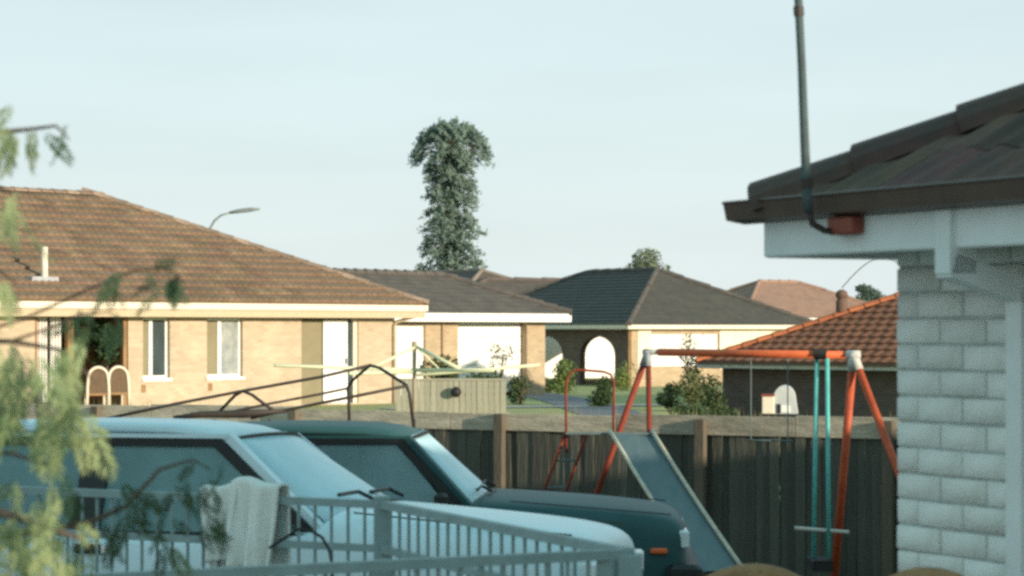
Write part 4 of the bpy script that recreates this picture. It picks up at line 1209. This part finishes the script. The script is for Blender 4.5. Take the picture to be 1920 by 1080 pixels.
# tall bunya pine far behind
BZ = 200.
BT = thing('bunya_pine', 'very tall columnar pine with a domed mop crown against the sky', 'tree', (P(846, 0, BZ).x, BZ, zn(0, BZ)))
bz0 = BT.location.z
topz = P(846, 230, BZ).z - bz0
MB().tube([(0,0,0), (0,0,topz*.5), (.05,0,topz*.85), (0,0,topz*.98)], [.30, .17, .09, .03], 10).build('trunk', M['bark_far'], BT, smooth=True)
mbt = MB(); mbl = MB(); rr = random.Random(21)
def tuft(p, d, L, n, size):
    for _ in range(n):
        q = p + d * (rr.uniform(-.5, .5) * L) + Vector((rr.gauss(0, .11), rr.gauss(0, .11), rr.gauss(0, .10))) * 1.25
        u = Vector((rr.gauss(0,1), rr.gauss(0,1), rr.gauss(0,1))).normalized(); w = u.orthogonal().normalized()
        s_ = size * rr.uniform(.6, 1.3)
        mbl.add([q - u*s_, q + w*s_*.5, q + u*s_, q - w*s_*.5], [(0,1,2,3)])
zc = P(0, 300, BZ).z - bz0
z = topz * .20; ki = 0
while z < zc + .4:
    hw = 2.85 - .65 * smooth((z / topz - .3) * 2.5)
    for kx in range(5):
        ki += 1; a = ki * 2.39996 + rr.uniform(-.35, .35); Lb = hw * rr.uniform(.8, 1.05)
        e = Vector((cos(a) * Lb, sin(a) * Lb, rr.uniform(-.9, .1)))
        pts = [Vector((0,0,z)), Vector((e.x*.5, e.y*.5, z + .2)), Vector((e.x, e.y, z + e.z))]
        mbt.tube(pts, [.05, .035, .02], 4)
        for t, pr in ((.15, .8), (.32, .62), (.52, .5), (.7, .5), (.86, .6), (1.0, .75)):
            if rr.random() < pr:
                q = pts[0].lerp(pts[1], t*2) if t < .5 else pts[1].lerp(pts[2], (t-.5)*2)
                tuft(q, Vector((cos(a), sin(a), -.8)).normalized(), .6, 18, .17)
    z += .25
# domed mop head: branches arching out and down
RD, HD = 3.1, topz - zc
for i in range(140):
    a = 2 * pi * ((i * .5698403) % 1) + rr.uniform(-.3, .3); sn = ((i * .7548777) % 1)
    el = math.asin(sn)
    ex = Vector((cos(a) * cos(el) * RD, sin(a) * cos(el) * RD, zc + sn * HD))
    st_ = Vector((0, 0, zc + sn * HD * .55))
    md = st_.lerp(ex, .6) + Vector((0, 0, .45 * cos(el)))
    mbt.tube([st_, md, ex], [.045, .03, .018], 4)
    for t in ((1.0,) if sn < .45 else (.85, 1.0) if sn < .8 else (.5, .8, 1.0)):
        q = md.lerp(ex, (t - .5) / .5)
        tuft(q, (ex - md).normalized(), .55, 20, .18)
    if sn < .2 and rr.random() < .55:
        q = ex + Vector((cos(a) * .3, sin(a) * .3, -.45)); tuft(q, Vector((cos(a)*.5,sin(a)*.5,-1)).normalized(), .5, 11, .15)
mbt.build('branches', M['bark_far'], BT); mbl.build('crown', M['leaf_far'], BT)

# ---- feathery tree hanging into the frame at the left
PT = thing('feathery_tree', 'feathery pale green tree hanging its fronds in from the left edge', 'tree', (-1.55, 4.9, 0))
off = -Vector(PT.location)
MB().tube([(0,0,0), (.02,.02,.7), (-.05,.03,1.5), (.0,.0,2.3), (.08,-.02,3.0)], [.075,.065,.055,.04,.02], 10).build('trunk', M['bark'], PT, smooth=True)
def frond_mesh(seed, m, L=.20, pairs=15, droop=.5):
    r = random.Random(seed); mb = MB()
    pts = [Vector((0, .02 * sin(3 * t), -t)) * L for t in [i / 8 for i in range(9)]]
    pts = [Vector((.04 * L * sin(2.2 * i / 8 + seed), .10 * L * (i / 8) ** 2, -L * i / 8)) for i in range(9)]
    mb.tube(pts, [.0016] * 5 + [.0011] * 4, 4)
    for k in range(pairs):
        t = .08 + .92 * k / (pairs - 1)
        f = t * 8; i = min(7, int(f)); p = pts[i].lerp(pts[i + 1], f - i)
        ll = L * .24 * (.55 + .9 * sin(pi * min(1, t * .85 + .12))) * r.uniform(.8, 1.1) * .8
        for sg in (1, -1):
            out = Vector((sg * 1.0, r.uniform(-.4, .4), -droop - .5 * t + r.uniform(-.2, .2))).normalized()
            q = p + out * ll
            side_ = out.cross(Vector((r.uniform(-.3,.3), 1, r.uniform(-.3,.3)))).normalized() * ll * .13
            mid = p.lerp(q, .45) + Vector((0, .01 * r.uniform(-1, 1), .004))
            mb.add([p, mid + side_, q + Vector((0, 0, -ll * .12)), mid - side_], [(0, 1, 2, 3)])
    return mb.mesh('frond', m)
fm = {k: [frond_mesh(s, M['leaf_' + k], .20, 15, .55) for s in range(4)] for k in ('pale', 'mid', 'dark')}
def ppt(px, py, Z=4.7): return P(px, py, Z)
branches = []
def branch(pix, Z0, Z1, r0, r1):
    n = len(pix)
    pts = [ppt(x, y, Z0 + (Z1 - Z0) * i / (n - 1)) for i, (x, y) in enumerate(pix)]
    MB().tube([L_(p) for p in pts], [r0 + (r1 - r0) * i / (n - 1) for i in range(n)], 6).build('branch', M['bark'], PT, smooth=True)
    branches.append(pts)
branch([(-560, 330), (-300, 250), (-120, 235), (0, 248), (60, 242), (105, 236), (130, 262)], 4.9, 4.7, .010, .0015)
branch([(-560, 520), (-300, 400), (-120, 360), (0, 352), (40, 372)], 4.9, 4.6, .010, .0018)
branch([(-560, 640), (-320, 540), (-130, 500), (0, 508), (30, 530)], 4.9, 4.6, .010, .0018)
branch([(-560, 800), (-300, 690), (-100, 640), (20, 640), (110, 655), (185, 720)], 4.9, 4.6, .012, .002)
branch([(-100, 640), (40, 600), (160, 545), (250, 508), (310, 502), (345, 525)], 4.75, 4.8, .0045, .001)
branch([(20, 640), (80, 620), (150, 590), (205, 585), (230, 610)], 4.7, 4.8, .004, .001)
branch([(-560, 1000), (-300, 900), (-100, 850), (20, 850), (90, 870)], 4.9, 4.5, .012, .002)
branch([(-300, 1060), (-80, 1020), (80, 995), (170, 978), (235, 950), (300, 880), (360, 862), (395, 880)], 4.9, 5.0, .010, .002)
branch([(-500, 1200), (-200, 1040), (0, 960), (80, 985), (150, 1010)], 4.6, 4.3, .016, .003)
def fronds(x0, x1, y0, y1, n, tone, sc=(1, 1.3), Z=(4.4, 4.9), tilt=.45, seed=0):
    r = random.Random(seed * 13 + 5)
    for _ in range(n):
        x = r.uniform(x0, x1); y = r.uniform(y0, y1)
        p = L_(ppt(x, y, r.uniform(*Z)))
        tn = tone if r.random() < .8 else r.choice(['pale', 'mid', tone])
        s_ = r.uniform(*sc)
        inst('frond', fm[tn][r.randrange(4)], PT, p, (r.gauss(0, tilt * .7), r.gauss(0, tilt), r.uniform(0, 6.28)), (s_, s_, s_))
fronds(0, 130, 228, 258, 9, 'pale', (.34, .52), seed=1)
fronds(-40, 25, 195, 240, 4, 'mid', (.25, .4), seed=2)
fronds(-40, 40, 352, 400, 11, 'pale', (.36, .55), seed=3)
fronds(-40, 22, 510, 560, 9, 'pale', (.3, .45), seed=4)
fronds(190, 345, 505, 560, 14, 'pale', (.24, .40), (4.75, 4.85), seed=5)
fronds(290, 345, 500, 525, 6, 'dark', (.22, .34), (4.75, 4.85), .8, seed=6)
fronds(-30, 160, 640, 740, 36, 'pale', (.38, .62), seed=7)
fronds(-30, 50, 700, 800, 10, 'mid', (.4, .6), seed=8)
fronds(80, 165, 735, 780, 12, 'pale', (.5, .72), (4.4, 4.6), .2, seed=9)
fronds(-30, 130, 880, 960, 8, 'mid', (.35, .5), (4.6, 5.0), seed=10)
fronds(-30, 150, 960, 1060, 26, 'pale', (.32, .55), (4.2, 4.5), .8, seed=11)
fronds(120, 340, 900, 1030, 30, 'dark', (.28, .45), (4.9, 5.1), .7, seed=12)
fronds(350, 420, 860, 1000, 15, 'dark', (.25, .38), (4.9, 5.05), .5, seed=13)
fronds(-40, 180, 1000, 1100, 18, 'mid', (.35, .55), (4.6, 4.9), .6, seed=14)
fronds(130, 230, 580, 640, 12, 'mid', (.25, .38), (4.7, 4.9), .6, seed=15)
